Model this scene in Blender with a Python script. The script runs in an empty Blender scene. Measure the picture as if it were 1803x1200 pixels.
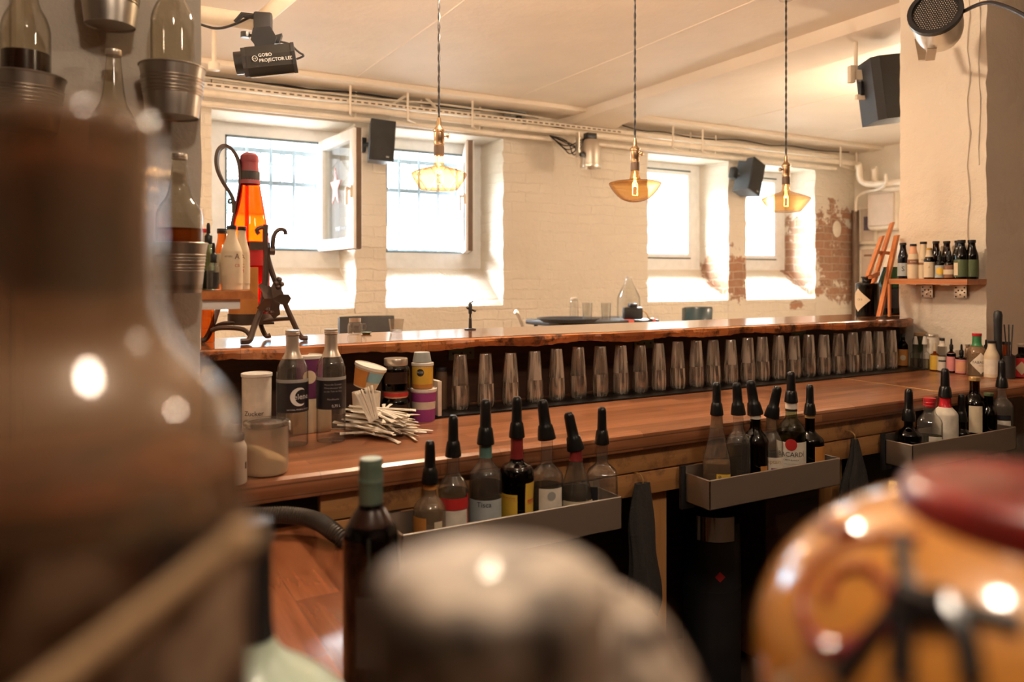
import bpy, math, random
from mathutils import Vector, Matrix
R = random.Random(7)
PI = math.pi
# ---------------------------------------------------------------- camera, world, sun/lamps, exposure
F = 1340.0                       # focal length in pixels of the 1803-wide frame
TH = math.atan(1340.0/2399.0)    # the camera is turned this far clockwise from the bar's normal
CA, SA = math.cos(TH), math.sin(TH)
CZ = 1.32
scene = bpy.context.scene
COL = scene.collection
cd = bpy.data.cameras.new('camera'); cam = bpy.data.objects.new('camera', cd); COL.objects.link(cam)
cam.location = (0, 0, CZ); cam.rotation_euler = (PI/2, 0, -TH)
cd.sensor_width = 36; cd.lens = F/1803*36; cd.shift_y = -115/1803
cd.clip_start = 0.01; cd.clip_end = 100
cd.dof.use_dof = True; cd.dof.focus_distance = 2.35; cd.dof.aperture_fstop = 3.3
scene.camera = cam
scene.view_settings.view_transform = 'Standard'; scene.view_settings.look = 'None'
scene.view_settings.exposure = 0.0; scene.view_settings.gamma = 1
w = bpy.data.worlds.new('sky'); scene.world = w; w.use_nodes = True
_nt = w.node_tree; _bg = _nt.nodes['Background']; _bg.inputs[0].default_value = (0.88, 0.94, 1, 1)
# overcast sky: dim over the opposite side of the street, bright towards the zenith
_tc = _nt.nodes.new('ShaderNodeTexCoord'); _sp = _nt.nodes.new('ShaderNodeSeparateXYZ'); _mr = _nt.nodes.new('ShaderNodeMapRange')
_nt.links.new(_tc.outputs['Generated'], _sp.inputs[0]); _nt.links.new(_sp.outputs[2], _mr.inputs['Value'])
for _k, _v in (('From Min', .21), ('From Max', .5), ('To Min', 4.6), ('To Max', 240.0)): _mr.inputs[_k].default_value = _v
_mr.interpolation_type = 'SMOOTHSTEP'; _nt.links.new(_mr.outputs[0], _bg.inputs[1])
def lamp(name, loc, power, col, rad=0.1, typ='POINT', size=None, rot=None, portal=False):
    l = bpy.data.lights.new(name, typ); l.energy = power; l.color = col
    if typ == 'POINT': l.shadow_soft_size = rad
    if typ == 'AREA':
        l.shape = 'RECTANGLE'; l.size, l.size_y = size
        if portal: l.cycles.is_portal = True
    o = bpy.data.objects.new(name, l); COL.objects.link(o); o.location = loc
    if rot: o.rotation_euler = rot
    return o
WARM = (1.0, 0.77, 0.55)
lamp('unseen_warm_lamp', (-1.2, 3.6, 2.15), 95, WARM, .08)  # unseen, added behind the left pillar to brighten wall and ceiling
lamp('unseen_warm_lamp', (1.15, 2.2, 2.42), 78, WARM, .08)  # unseen lamp above the bar for the warm light on the guest side
lamp('unseen_warm_lamp', (4.6, 2.9, 2.15), 50, WARM, .08)  # unseen, added behind the right pillar to lift the window wall
lamp('bar_side_fill', (1.5, 0.2, 2.35), 22, (1, .80, .60), .06)  # unseen fill light, added to lift the faces on the bar side
lamp('bar_side_fill', (0.15, 0.1, 2.35), 27, (1, .82, .64), .06)  # second unseen fill, added for the left pillar and foreground bottles
WINX = [(0.70, 1.644), (1.874, 2.824), (4.256, 5.21), (5.437, 6.40)]
for a, b in WINX:
    lamp('window_daylight', ((a+b)/2, 5.72, 1.9), 1, (1, 1, 1), typ='AREA', size=(b-a-.1, 1.0), rot=(-PI/2, 0, 0), portal=True)
scene.cycles.max_bounces = 9; scene.cycles.diffuse_bounces = 4; scene.cycles.glossy_bounces = 4
scene.cycles.transparent_max_bounces = 24; scene.cycles.transmission_bounces = 6
scene.cycles.caustics_reflective = False; scene.cycles.caustics_refractive = False
scene.cycles.use_denoising = True; scene.cycles.sample_clamp_indirect = 6.0

# ---------------------------------------------------------------- photograph pixel -> world point on a known plane
def _ray(px, py):
    a = (px-901.5)/F
    return (CA*a+SA, CA-SA*a, (485-py)/F)
def at(px, py=None, X=None, Y=None, z=None, d=None):
    rx, ry, rz = _ray(px, py if py is not None else 485)
    t = d if d is not None else (X/rx if X is not None else (Y/ry if Y is not None else (z-CZ)/rz))
    return Vector((rx*t, ry*t, CZ+rz*t))
def dep(p): return SA*p[0]+CA*p[1]
def mpp(p): return dep(p)/F      # metres per pixel at a point
def facing(p): return math.atan2(-p[1], -p[0])   # direction towards the viewer side of the bar

# ---------------------------------------------------------------- object helpers
def tagit(o, label=None, cat=None, group=None, kind=None):
    if label: o['label'] = label
    if cat: o['category'] = cat
    if group: o['group'] = group
    if kind: o['kind'] = kind
    return o
def thing(name, label, cat, loc=(0, 0, 0), rz=0, group=None, kind=None):
    o = bpy.data.objects.new(name, None); o.empty_display_size = .05; COL.objects.link(o)
    o.location = loc; o.rotation_euler = (0, 0, rz)
    return tagit(o, label, cat, group, kind)
def dup(root, loc=None, rz=None, label=None, group=None):
    def cp(o, par):
        c = o.copy(); COL.objects.link(c)
        if par: c.parent = par
        for ch in [k for k in KIDS.get(o.name, [])]: cp(ch, c)
        return c
    r = cp(root, None)
    if loc is not None: r.location = loc
    if rz is not None: r.rotation_euler = (0, 0, rz)
    if label: r['label'] = label
    if group: r['group'] = group
    return r
KIDS = {}
def chaikin(p, n=2):
    for _ in range(n):
        q = [p[0]]
        for i in range(len(p)-1):
            a, b = p[i], p[i+1]
            if i > 0: q.append(tuple(a[k]*.75+b[k]*.25 for k in range(len(a))))
            if i < len(p)-2: q.append(tuple(a[k]*.25+b[k]*.75 for k in range(len(a))))
        q.append(p[-1]); p = q
    return p
class MB:
    def __init__(s): s.v = []; s.f = []; s.m = Matrix.Identity(4)
    def add(s, vs, fs):
        n = len(s.v); s.v += [tuple(s.m @ Vector(v)) for v in vs]; s.f += [tuple(i+n for i in f) for f in fs]; return s
    def box(s, x0, x1, y0, y1, z0, z1, b=0):
        if b <= 0:
            return s.add([(x, y, z) for x in (x0, x1) for y in (y0, y1) for z in (z0, z1)],
                         [(0, 1, 3, 2), (4, 6, 7, 5), (0, 4, 5, 1), (2, 3, 7, 6), (0, 2, 6, 4), (1, 5, 7, 3)])
        import bmesh
        bm = bmesh.new(); bmesh.ops.create_cube(bm, size=1)
        for v in bm.verts: v.co = Vector((x0+(v.co.x+.5)*(x1-x0), y0+(v.co.y+.5)*(y1-y0), z0+(v.co.z+.5)*(z1-z0)))
        bmesh.ops.bevel(bm, geom=bm.edges[:], offset=b, segments=2, affect='EDGES', profile=.5)
        bm.verts.index_update()
        s.add([tuple(v.co) for v in bm.verts], [tuple(v.index for v in f.verts) for f in bm.faces]); bm.free(); return s
    def lathe(s, prof, seg=28, c=(0, 0, 0), n=2, sy=1, cap=True, rib=None):
        vs = []; fs = []
        for r, z in prof:
            for k in range(seg):
                t = 2*PI*k/seg; q = 1
                if n != 2: q = (abs(math.cos(t))**n+abs(math.sin(t))**n)**(-1/n)
                rr = r*q
                if rib: rr *= rib(t, z)
                vs.append((c[0]+rr*math.cos(t), c[1]+rr*math.sin(t)*sy, c[2]+z))
        for j in range(len(prof)-1):
            for k in range(seg):
                k2 = (k+1) % seg
                fs.append((j*seg+k, j*seg+k2, (j+1)*seg+k2, (j+1)*seg+k))
        if cap:
            if prof[0][0] > 1e-5: fs.append(tuple(range(seg-1, -1, -1)))
            if prof[-1][0] > 1e-5: fs.append(tuple((len(prof)-1)*seg+k for k in range(seg)))
        return s.add(vs, fs)
    def tube(s, pts, r, seg=8, closed=False):
        pts = [Vector(p) for p in pts]; n = len(pts)
        if n < 2: return s
        rs = r if isinstance(r, (list, tuple)) else [r]*n
        vs = []; fs = []; prev = None
        for i, p in enumerate(pts):
            if closed: t = pts[(i+1) % n]-pts[i-1]
            else: t = pts[min(i+1, n-1)]-pts[max(i-1, 0)]
            t.normalize()
            if prev is None:
                u = Vector((0, 0, 1)).cross(t)
                if u.length < .2: u = Vector((1, 0, 0)).cross(t)
            else: u = prev-t*prev.dot(t)
            u.normalize(); prev = u; v = t.cross(u)
            for k in range(seg):
                a = 2*PI*k/seg
                vs.append(p+(u*math.cos(a)+v*math.sin(a))*rs[i])
        m = n if closed else n-1
        for i in range(m):
            j = (i+1) % n
            for k in range(seg):
                k2 = (k+1) % seg
                fs.append((i*seg+k, i*seg+k2, j*seg+k2, j*seg+k))
        if not closed:
            fs.append(tuple(range(seg-1, -1, -1))); fs.append(tuple((n-1)*seg+k for k in range(seg)))
        return s.add(vs, fs)
    def band(s, pts, wv, th):
        """flat strap: points, half-width vector, half-thickness along local normal"""
        pts = [Vector(p) for p in pts]; wv = Vector(wv); vs = []; fs = []
        for i, p in enumerate(pts):
            t = (pts[min(i+1, len(pts)-1)]-pts[max(i-1, 0)]).normalized(); nn = t.cross(wv).normalized()*th
            vs += [p-wv-nn, p+wv-nn, p+wv+nn, p-wv+nn]
        for i in range(len(pts)-1):
            for k in range(4): fs.append((i*4+k, i*4+(k+1) % 4, i*4+4+(k+1) % 4, i*4+4+k))
        fs.append((3, 2, 1, 0)); q = 4*(len(pts)-1); fs.append((q, q+1, q+2, q+3))
        return s.add(vs, fs)
    def prism(s, poly, p0, ux, uy, un):
        """2-D polygon extruded: p0 + x*ux + y*uy, depth vector un"""
        p0, ux, uy, un = Vector(p0), Vector(ux), Vector(uy), Vector(un); n = len(poly)
        a = [p0+ux*x+uy*y for x, y in poly]
        return s.add(a+[p+un for p in a], [tuple(range(n-1, -1, -1)), tuple(range(n, 2*n))]+[(k, (k+1) % n, n+(k+1) % n, n+k) for k in range(n)])
    def obj(s, name, mat, parent=None, smooth=True, angle=35, label=None):
        me = bpy.data.meshes.new(name); me.from_pydata([tuple(v) for v in s.v], [], s.f); me.update()
        me.materials.append(M[mat] if isinstance(mat, str) else mat)
        if smooth:
            me.polygons.foreach_set('use_smooth', [True]*len(me.polygons))
            try: me.set_sharp_from_angle(angle=math.radians(angle))
            except Exception: pass
        o = bpy.data.objects.new(name, me); COL.objects.link(o)
        if parent is not None: o.parent = parent; KIDS.setdefault(parent.name, []).append(o)
        if label: o['label'] = label
        return o
def B(x0, x1, y0, y1, z0, z1, b=0): return MB().box(x0, x1, y0, y1, z0, z1, b)
def struct(name, mb, mat, **k):
    o = mb.obj(name, mat, **k); o['kind'] = 'structure'; return o

# ---------------------------------------------------------------- materials
M = {}
def nm(name):
    m = bpy.data.materials.new(name); m.use_nodes = True; M[name] = m
    nt = m.node_tree; return m, nt, nt.nodes['Principled BSDF']
def N(nt, typ, **kw):
    n = nt.nodes.new(typ)
    for k, v in kw.items():
        if k.startswith('i_'): n.inputs[k[2:].replace('_', ' ')].default_value = v
        else: setattr(n, k, v)
    return n
def ramp(nt, fac, stops):
    r = nt.nodes.new('ShaderNodeValToRGB'); e = r.color_ramp.elements
    while len(e) < len(stops): e.new(.5)
    for k, (p, c) in enumerate(stops): e[k].position = p; e[k].color = (*c, 1)
    nt.links.new(fac, r.inputs[0]); return r.outputs[0]
def coords(nt, scale=(1, 1, 1), rot=(0, 0, 0)):
    tc = nt.nodes.new('ShaderNodeTexCoord'); mp = nt.nodes.new('ShaderNodeMapping')
    mp.inputs['Scale'].default_value = scale; mp.inputs['Rotation'].default_value = rot
    nt.links.new(tc.outputs['Object'], mp.inputs[0]); return mp.outputs[0]
def noise(nt, vec, scale, detail=5, rough=.55):
    n = N(nt, 'ShaderNodeTexNoise'); n.inputs['Scale'].default_value = scale; n.inputs['Detail'].default_value = detail; n.inputs['Roughness'].default_value = rough
    if vec is not None: nt.links.new(vec, n.inputs['Vector'])
    return n.outputs[0]
def bump(nt, p, h, strength=.3, dist=.01):
    b = N(nt, 'ShaderNodeBump'); b.inputs['Strength'].default_value = strength; b.inputs['Distance'].default_value = dist
    nt.links.new(h, b.inputs['Height']); nt.links.new(b.outputs[0], p.inputs['Normal'])
def mixc(nt, fac, a, b, mode='MIX'):
    m = N(nt, 'ShaderNodeMix', data_type='RGBA', blend_type=mode)
    for s, v in ((0, fac), (6, a), (7, b)):
        if isinstance(v, (int, float)): m.inputs[s].default_value = v
        elif isinstance(v, tuple): m.inputs[s].default_value = (*v, 1)
        else: nt.links.new(v, m.inputs[s])
    return m.outputs[2]
def math_(nt, op, a, b=None):
    m = N(nt, 'ShaderNodeMath', operation=op)
    for s, v in ((0, a), (1, b)):
        if v is None: continue
        if isinstance(v, (int, float)): m.inputs[s].default_value = v
        else: nt.links.new(v, m.inputs[s])
    return m.outputs[0]
def plain(name, col, rough=.5, metal=0, spec=.5, coat=0, em=None, nb=None, var=0.12, vs=14):
    m, nt, p = nm(name); p.inputs['Roughness'].default_value = rough; p.inputs['Metallic'].default_value = metal
    p.inputs['Specular IOR Level'].default_value = spec; p.inputs['Coat Weight'].default_value = coat; p.inputs['Coat Roughness'].default_value = .08
    v = coords(nt); f = noise(nt, v, vs, 4)
    d = tuple(c*(1-var*1.6) for c in col); l = tuple(min(1, c*(1+var)) for c in col)
    nt.links.new(ramp(nt, f, [(.3, d), (.7, l)]), p.inputs['Base Color'])
    if nb: bump(nt, p, noise(nt, v, nb[0], 6), nb[1], nb[2] if len(nb) > 2 else .002)
    if em: p.inputs['Emission Color'].default_value = (*em[0], 1); p.inputs['Emission Strength'].default_value = em[1]
    return m
def glassy(name, tint, edge=None, rough=.02, spec=1.0, base=.04, bumpy=None, body=None, glint_streak=None):
    """thin glass wall: tinted see-through plus a Fresnel reflection; body = (colour, amount) for milky / frosted stock"""
    m = bpy.data.materials.new(name); m.use_nodes = True; M[name] = m; nt = m.node_tree; nt.nodes.clear()
    out = N(nt, 'ShaderNodeOutputMaterial'); tr = N(nt, 'ShaderNodeBsdfTransparent'); gl = N(nt, 'ShaderNodeBsdfGlossy')
    gl.inputs['Roughness'].default_value = rough; mx = N(nt, 'ShaderNodeMixShader')
    lw = N(nt, 'ShaderNodeLayerWeight'); lw.inputs['Blend'].default_value = .5
    edge = edge or tuple(c*.35 for c in tint)
    c = ramp(nt, lw.outputs['Facing'], [(.45, tint), (.97, edge)]); nt.links.new(c, tr.inputs[0])
    f = math_(nt, 'ADD', math_(nt, 'MULTIPLY', math_(nt, 'POWER', lw.outputs['Facing'], 4.0), .9*spec), base)
    nt.links.new(f, mx.inputs[0]); nt.links.new(gl.outputs[0], mx.inputs[2])
    if body:
        df = N(nt, 'ShaderNodeBsdfPrincipled'); df.inputs['Base Color'].default_value = (*body[0], 1); df.inputs['Roughness'].default_value = .25
        m2 = N(nt, 'ShaderNodeMixShader'); m2.inputs[0].default_value = body[1]
        nt.links.new(tr.outputs[0], m2.inputs[1]); nt.links.new(df.outputs[0], m2.inputs[2]); nt.links.new(m2.outputs[0], mx.inputs[1])
        if glint_streak:
            sf = ramp(nt, noise(nt, coords(nt, (1, 1, .06)), glint_streak, 2, .6), [(.36, (.08, .08, .08)), (.5, (.38, .38, .38)), (.64, (1, 1, 1))])  # vertical reflection streaks painted into the share of body colour
            nt.links.new(math_(nt, 'MULTIPLY', sf, body[1]*2), m2.inputs[0])
    else: nt.links.new(tr.outputs[0], mx.inputs[1])
    if bumpy:
        b = N(nt, 'ShaderNodeBump'); b.inputs['Strength'].default_value = bumpy[1]; b.inputs['Distance'].default_value = .003
        nt.links.new(noise(nt, coords(nt, bumpy[2] if len(bumpy) > 2 else (1, 1, 1)), bumpy[0], 2), b.inputs['Height'])
        for t in (gl, lw): nt.links.new(b.outputs[0], t.inputs['Normal'])
    nt.links.new(mx.outputs[0], out.inputs[0]); return m

def wall_mat(name, base, brick=True, patches=None, bs=.75, lump=.5):
    m, nt, p = nm(name); p.inputs['Roughness'].default_value = .62; p.inputs['Specular IOR Level'].default_value = .3
    v = coords(nt)
    n1 = noise(nt, v, 1.7, 6); n2 = noise(nt, v, 26, 6, .6); n3 = noise(nt, v, 7, 5, .6)
    col = ramp(nt, n1, [(.25, tuple(c*.86 for c in base)), (.75, base)])
    # the brick courses run along both wall directions: x+y drives the texture's u, z its v
    sep = N(nt, 'ShaderNodeSeparateXYZ'); nt.links.new(v, sep.inputs[0])
    cmb = N(nt, 'ShaderNodeCombineXYZ')
    wob = math_(nt, 'MULTIPLY', n3, .05)
    nt.links.new(math_(nt, 'ADD', math_(nt, 'ADD', sep.outputs[0], sep.outputs[1]), wob), cmb.inputs[0]); nt.links.new(math_(nt, 'ADD', sep.outputs[2], wob), cmb.inputs[1])
    bt = N(nt, 'ShaderNodeTexBrick'); nt.links.new(cmb.outputs[0], bt.inputs['Vector'])
    bt.inputs['Scale'].default_value = 1; bt.inputs['Brick Width'].default_value = .25; bt.inputs['Row Height'].default_value = .077
    bt.inputs['Mortar Size'].default_value = .008; bt.inputs['Mortar Smooth'].default_value = .7
    bt.inputs['Color1'].default_value = (.33, .10, .045, 1); bt.inputs['Color2'].default_value = (.19, .06, .03, 1); bt.inputs['Mortar'].default_value = (.5, .4, .3, 1)
    if patches:
        tot = None
        for (cx, cy, cz, rx, ry, rz) in patches:
            d = None
            for k, (c0, r0) in enumerate(((cx, rx), (cy, ry), (cz, rz))):
                t = math_(nt, 'POWER', math_(nt, 'ABSOLUTE', math_(nt, 'DIVIDE', math_(nt, 'SUBTRACT', sep.outputs[k], c0), r0)), 2.5)
                d = t if d is None else math_(nt, 'ADD', d, t)
            g = math_(nt, 'SUBTRACT', 1.0, d)
            tot = g if tot is None else math_(nt, 'MAXIMUM', tot, g)
        fac = math_(nt, 'ADD', math_(nt, 'MAXIMUM', tot, -1.5), math_(nt, 'MULTIPLY', math_(nt, 'SUBTRACT', noise(nt, v, 6, 8, .7), .52), 5.5))
        mk = ramp(nt, fac, [(.08, (0, 0, 0)), (.3, (1, 1, 1))])
        dirty = mixc(nt, noise(nt, v, 15, 5), bt.outputs['Color'], (.42, .28, .18))
        col = mixc(nt, mk, col, dirty)
    nt.links.new(col, p.inputs['Base Color'])
    h = math_(nt, 'ADD', math_(nt, 'MULTIPLY', n2, .45), math_(nt, 'MULTIPLY', n3, lump*1.9))
    if brick: h = math_(nt, 'SUBTRACT', h, math_(nt, 'MULTIPLY', math_(nt, 'MULTIPLY', bt.outputs['Fac'], ramp(nt, n1, [(.35, (0, 0, 0)), (.6, (1, 1, 1))])), .3))
    bump(nt, p, h, bs, .022)
    return m
def wood(name, c1, c2, axis='X', plank=(.5, .045), rough=.35, grain=1.0, coat=0, staves=True, gs=1.0, dark=None):
    m, nt, p = nm(name); p.inputs['Roughness'].default_value = rough; p.inputs['Coat Weight'].default_value = coat; p.inputs['Coat Roughness'].default_value = .12
    rot = {'X': (0, 0, 0), 'Y': (0, 0, PI/2), 'Z': (0, PI/2, 0)}[axis]
    v = coords(nt, (1, 1, 1), rot)
    st = N(nt, 'ShaderNodeMapping'); st.inputs['Scale'].default_value = (3*gs, 55*gs, 55*gs); nt.links.new(v, st.inputs[0])
    g = noise(nt, st.outputs[0], 1.0, 6, .65)
    base = ramp(nt, g, [(.3, c2), (.7, c1)])
    if staves:
        bt = N(nt, 'ShaderNodeTexBrick'); nt.links.new(v, bt.inputs['Vector'])
        bt.offset = .37; bt.inputs['Scale'].default_value = 1; bt.inputs['Brick Width'].default_value = plank[0]; bt.inputs['Row Height'].default_value = plank[1]
        bt.inputs['Mortar Size'].default_value = .0006; bt.inputs['Mortar Smooth'].default_value = .1
        bt.inputs['Color1'].default_value = (1.15, 1.15, 1.15, 1); bt.inputs['Color2'].default_value = (.55, .5, .48, 1); bt.inputs['Mortar'].default_value = (.3, .3, .3, 1)
        base = mixc(nt, .9, base, bt.outputs['Color'], 'MULTIPLY')
    if dark:
        base = mixc(nt, ramp(nt, noise(nt, v, dark[0], 6, .7), [(.5, (0, 0, 0)), (.62, (1, 1, 1))]), base, dark[1])
    nt.links.new(base, p.inputs['Base Color']); bump(nt, p, g, .12*grain, .003)
    return m

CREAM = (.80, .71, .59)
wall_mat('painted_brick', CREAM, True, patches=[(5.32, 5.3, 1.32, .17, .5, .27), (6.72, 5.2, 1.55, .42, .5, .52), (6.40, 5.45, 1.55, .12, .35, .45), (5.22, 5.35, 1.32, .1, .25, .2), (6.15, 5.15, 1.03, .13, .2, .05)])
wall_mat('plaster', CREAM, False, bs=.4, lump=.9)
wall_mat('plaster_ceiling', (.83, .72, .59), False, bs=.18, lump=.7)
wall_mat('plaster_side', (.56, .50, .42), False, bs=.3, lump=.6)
plain('white_paint', (.90, .90, .89), .35, var=.04); plain('cream_pipe', (.78, .68, .55), .4, var=.06)
plain('frame_gasket', (.08, .11, .12), .5); plain('sash_edge', (.12, .07, .04), .5)
plain('iron_grille', (.16, .2, .22), .6)
plain('floor_dark', (.05, .035, .025), .55, nb=(20, .2)); plain('guest_floor', (.30, .2, .12), .4)
wood('counter_wood', (.43, .185, .085), (.25, .09, .038), 'X', (.42, .042), .33, coat=.25)
wood('return_wood', (.43, .185, .085), (.25, .09, .038), 'Y', (.42, .042), .33, coat=.25)
wood('peninsula_wood', (.46, .17, .07), (.26, .08, .032), 'Y', (.5, .07), .22, coat=.5, grain=.25)
wood('ledge_top_wood', (.44, .18, .07), (.28, .10, .04), 'X', (.9, .2), .09, coat=.8)
wood('live_edge_wood', (.62, .24, .075), (.30, .085, .025), 'X', (.13, .3), .35, grain=3, dark=(16, (.06, .02, .01)), gs=.6)
wood('apron_wood', (.55, .29, .11), (.36, .16, .055), 'X', (2.3, .2), .5, staves=False, dark=(9, (.2, .09, .04)), gs=.5)
wood('post_wood', (.55, .29, .11), (.36, .16, .055), 'Z', staves=False, rough=.5, gs=.5)
wood('dark_back_wood', (.085, .035, .018), (.045, .02, .012), 'X', staves=False, rough=.5)
wood('shelf_wood', (.60, .24, .08), (.36, .11, .035), 'Y', staves=False, rough=.35, gs=.7)
wood('rack_wood', (.66, .24, .07), (.45, .13, .035), 'Z', staves=False, rough=.4, gs=.7)
def brushed(name, col, rough, sc):
    m, nt, p = nm(name); p.inputs['Metallic'].default_value = 1; p.inputs['Base Color'].default_value = (*col, 1)
    f = noise(nt, coords(nt, sc), 8, 5); nt.links.new(math_(nt, 'ADD', math_(nt, 'MULTIPLY', f, .25), rough), p.inputs['Roughness']); bump(nt, p, f, .15, .001)
brushed('steel', (.68, .60, .52), .36, (2, 60, 60)); brushed('bucket_zinc', (.46, .42, .37), .22, (18, 18, 2)); brushed('aluminium', (.74, .68, .6), .2, (3, 3, 30))
plain('brass', (.48, .33, .2), .32, 1); plain('black_rubber', (.006, .006, .0065), .3, spec=.35); plain('black_plastic', (.02, .02, .022), .38)
plain('speaker_black', (.014, .013, .012), .65, nb=(120, .3)); plain('speaker_side', (.05, .055, .06), .5)
plain('wrought_iron', (.085, .06, .048), .42, .5, nb=(30, .4)); plain('cable_black', (.015, .012, .012), .5); plain('cable_white', (.7, .62, .5), .5)
plain('white_plastic', (.8, .76, .7), .35, var=.05); plain('paper_white', (.78, .71, .6), .7, var=.1, vs=30); plain('paper_cream', (.72, .6, .42), .6, var=.08)
plain('paper_yellow', (.78, .50, .06), .55); plain('paper_orange', (.6, .25, .06), .5); plain('label_orange', (.62, .26, .06), .5); plain('label_black', (.018, .018, .024), .35); plain('label_red', (.55, .03, .03), .45)
plain('label_green', (.08, .11, .045), .5); plain('label_pink', (.75, .3, .3), .5); plain('label_purple', (.15, .03, .12), .45); plain('label_magenta', (.33, .05, .26), .45)
plain('label_blue', (.25, .5, .6), .5); plain('label_grey', (.42, .47, .48), .55); plain('label_peach', (.8, .42, .25), .5); plain('label_brown', (.22, .1, .05), .5)
plain('ink_black', (.02, .02, .02), .5, var=0); plain('ink_white', (.8, .8, .78), .5, var=0); plain('ink_grey', (.35, .35, .33), .5, var=0); plain('ink_red', (.5, .03, .03), .5, var=0); plain('ink_gold', (.5, .3, .1), .4, var=0)
plain('cap_silver', (.62, .55, .46), .3, .7); plain('cap_green_grey', (.13, .19, .15), .35, .35); plain('cap_pale_green', (.5, .6, .52), .35, .2); plain('cap_gold', (.66, .44, .18), .3, .6); plain('cap_red', (.55, .02, .03), .3)
plain('neck_foil_green', (.1, .2, .18), .35); plain('neck_foil_red', (.22, .02, .02), .4); plain('cap_yellow', (.6, .36, .06), .4); plain('tabasco_green', (.04, .22, .08), .35)
plain('sugar', (.8, .62, .38), .9, nb=(200, .4), var=.05); plain('towel_grey', (.036, .033, .031), .9, nb=(160, .7, .004)); plain('hose_rubber', (.05, .04, .032), .5)
plain('leather_teal', (.025, .06, .075), .3, coat=.3); plain('chair_grey', (.035, .032, .03), .6); plain('tray_black', (.015, .015, .016), .45); plain('strap_red', (.6, .12, .09), .6)
plain('picture_print', (.10, .07, .1), .5, var=.4, vs=60); plain('picture_mat', (.62, .5, .4), .6, var=.05); plain('back_bar_brown', (.09, .05, .03), .5)
plain('cork', (.5, .33, .18), .8); plain('dark_drink', (.03, .012, .008), .2); plain('chocolate', (.035, .016, .012), .3)
plain('mint_glaze', (.50, .62, .51), .35, coat=.2, var=.03); plain('red_wax', (.20, .012, .01), .33, coat=.3, var=.5, vs=28)
plain('jar_orange', (.72, .30, .055), .12, coat=1, var=.12, vs=12); plain('paint_darkred', (.26, .012, .02), .25, coat=.5); plain('paint_black', (.012, .01, .012), .3, coat=.4)
plain('filament', (1, .6, .2), em=((1, .55, .18), 14)); plain('red_star', (.30, .03, .012), .4)
plain('outdoor_paving', (.6, .6, .58), .8); plain('car_paint', (.55, .75, .85), .3); plain('car_glass', (.1, .3, .42), .2); plain('outdoor_render', (.85, .85, .85), .8)
m, nt, p = nm('mottled_stone'); p.inputs['Roughness'].default_value = .55; p.inputs['Coat Weight'].default_value = .05
nt.links.new(ramp(nt, noise(nt, coords(nt), 75, 1), [(.40, (.07, .052, .04)), (.48, (.22, .17, .13)), (.57, (.42, .35, .28))]), p.inputs['Base Color'])
m, nt, p = nm('dark_label'); p.inputs['Roughness'].default_value = .45
nt.links.new(ramp(nt, noise(nt, coords(nt, (1, 1, .6)), 30, 2), [(.38, (.012, .009, .008)), (.5, (.09, .04, .02)), (.6, (.4, .28, .19)), (.72, (.12, .05, .03))]), p.inputs['Base Color'])
m, nt, p = nm('brown_capsule'); p.inputs['Roughness'].default_value = .4
nt.links.new(ramp(nt, noise(nt, coords(nt, (1, 1, .5)), 36, 2), [(.38, (.02, .01, .006)), (.52, (.3, .12, .05)), (.66, (.42, .26, .17))]), p.inputs['Base Color'])
glassy('clear_glass', (.90, .90, .88), (.32, .31, .29), base=.07, body=((.8, .75, .68), .05)); glassy('wall_bottle_glass', (.9, .87, .8), (.4, .36, .3), base=.03); glassy('amber_glass', (.75, .32, .08), (.2, .06, .02))
glassy('pane_glass', (.96, .98, .98), (.9, .93, .93), base=0, spec=.5)
glassy('brown_dark_glass', (.10, .035, .02), (.02, .01, .01)); glassy('black_glass', (.03, .02, .02), (.01, .01, .01)); glassy('blue_dark_glass', (.03, .05, .12), (.01, .02, .04))
glassy('green_glass', (.05, .16, .06), (.01, .05, .02)); glassy('green_pale_glass', (.5, .62, .5), (.2, .3, .2)); glassy('red_glass', (.88, .075, .008), (.4, .01, .01), base=.02)
glassy('orange_liquid', (.8, .12, .06), (.5, .03, .02), base=.0, spec=.3, body=((.5, .02, .02), .25))
glassy('wine_glass_bottle', (.09, .012, .02), (.02, .005, .01)); glassy('bulb_glass', (.96, .74, .46), (.5, .24, .08), base=.06, spec=.6)
glassy('amber_liquid', (.72, .34, .1), (.4, .15, .05), base=0, spec=.2); glassy('pale_liquid', (.62, .6, .5), (.4, .38, .3), base=0, spec=.2); glassy('red_liquid', (.4, .06, .02), (.15, .02, .01), base=0, spec=.2)
glassy('tequila_liquid', (.55, .33, .16), (.3, .15, .06), base=0, spec=.2, body=((.35, .2, .09), .35))
plain('wax_red', (.26, .04, .05), .4); plain('mirror_chrome', (.6, .55, .5), .07, 1, var=0)
glassy('tumbler_glass', (.70, .64, .57), (.22, .18, .15), rough=.1, base=.22, body=((.95, .84, .7), .30), bumpy=(7, .5, (10, 10, .3)), glint_streak=62)
glassy('tumbler_ribs', (.60, .54, .47), (.2, .16, .13), rough=.12, base=.25, body=((.88, .76, .62), .3), bumpy=(7, .6, (14, 14, .3)), glint_streak=95)
glassy('frosted_plastic', (.75, .7, .62), (.45, .4, .34), rough=.35, body=((.75, .62, .47), .28))
glassy('smoked_bottle_glass', (.62, .43, .27), (.3, .18, .1), rough=.06, base=.06, body=((.55, .38, .23), .3))
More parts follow.
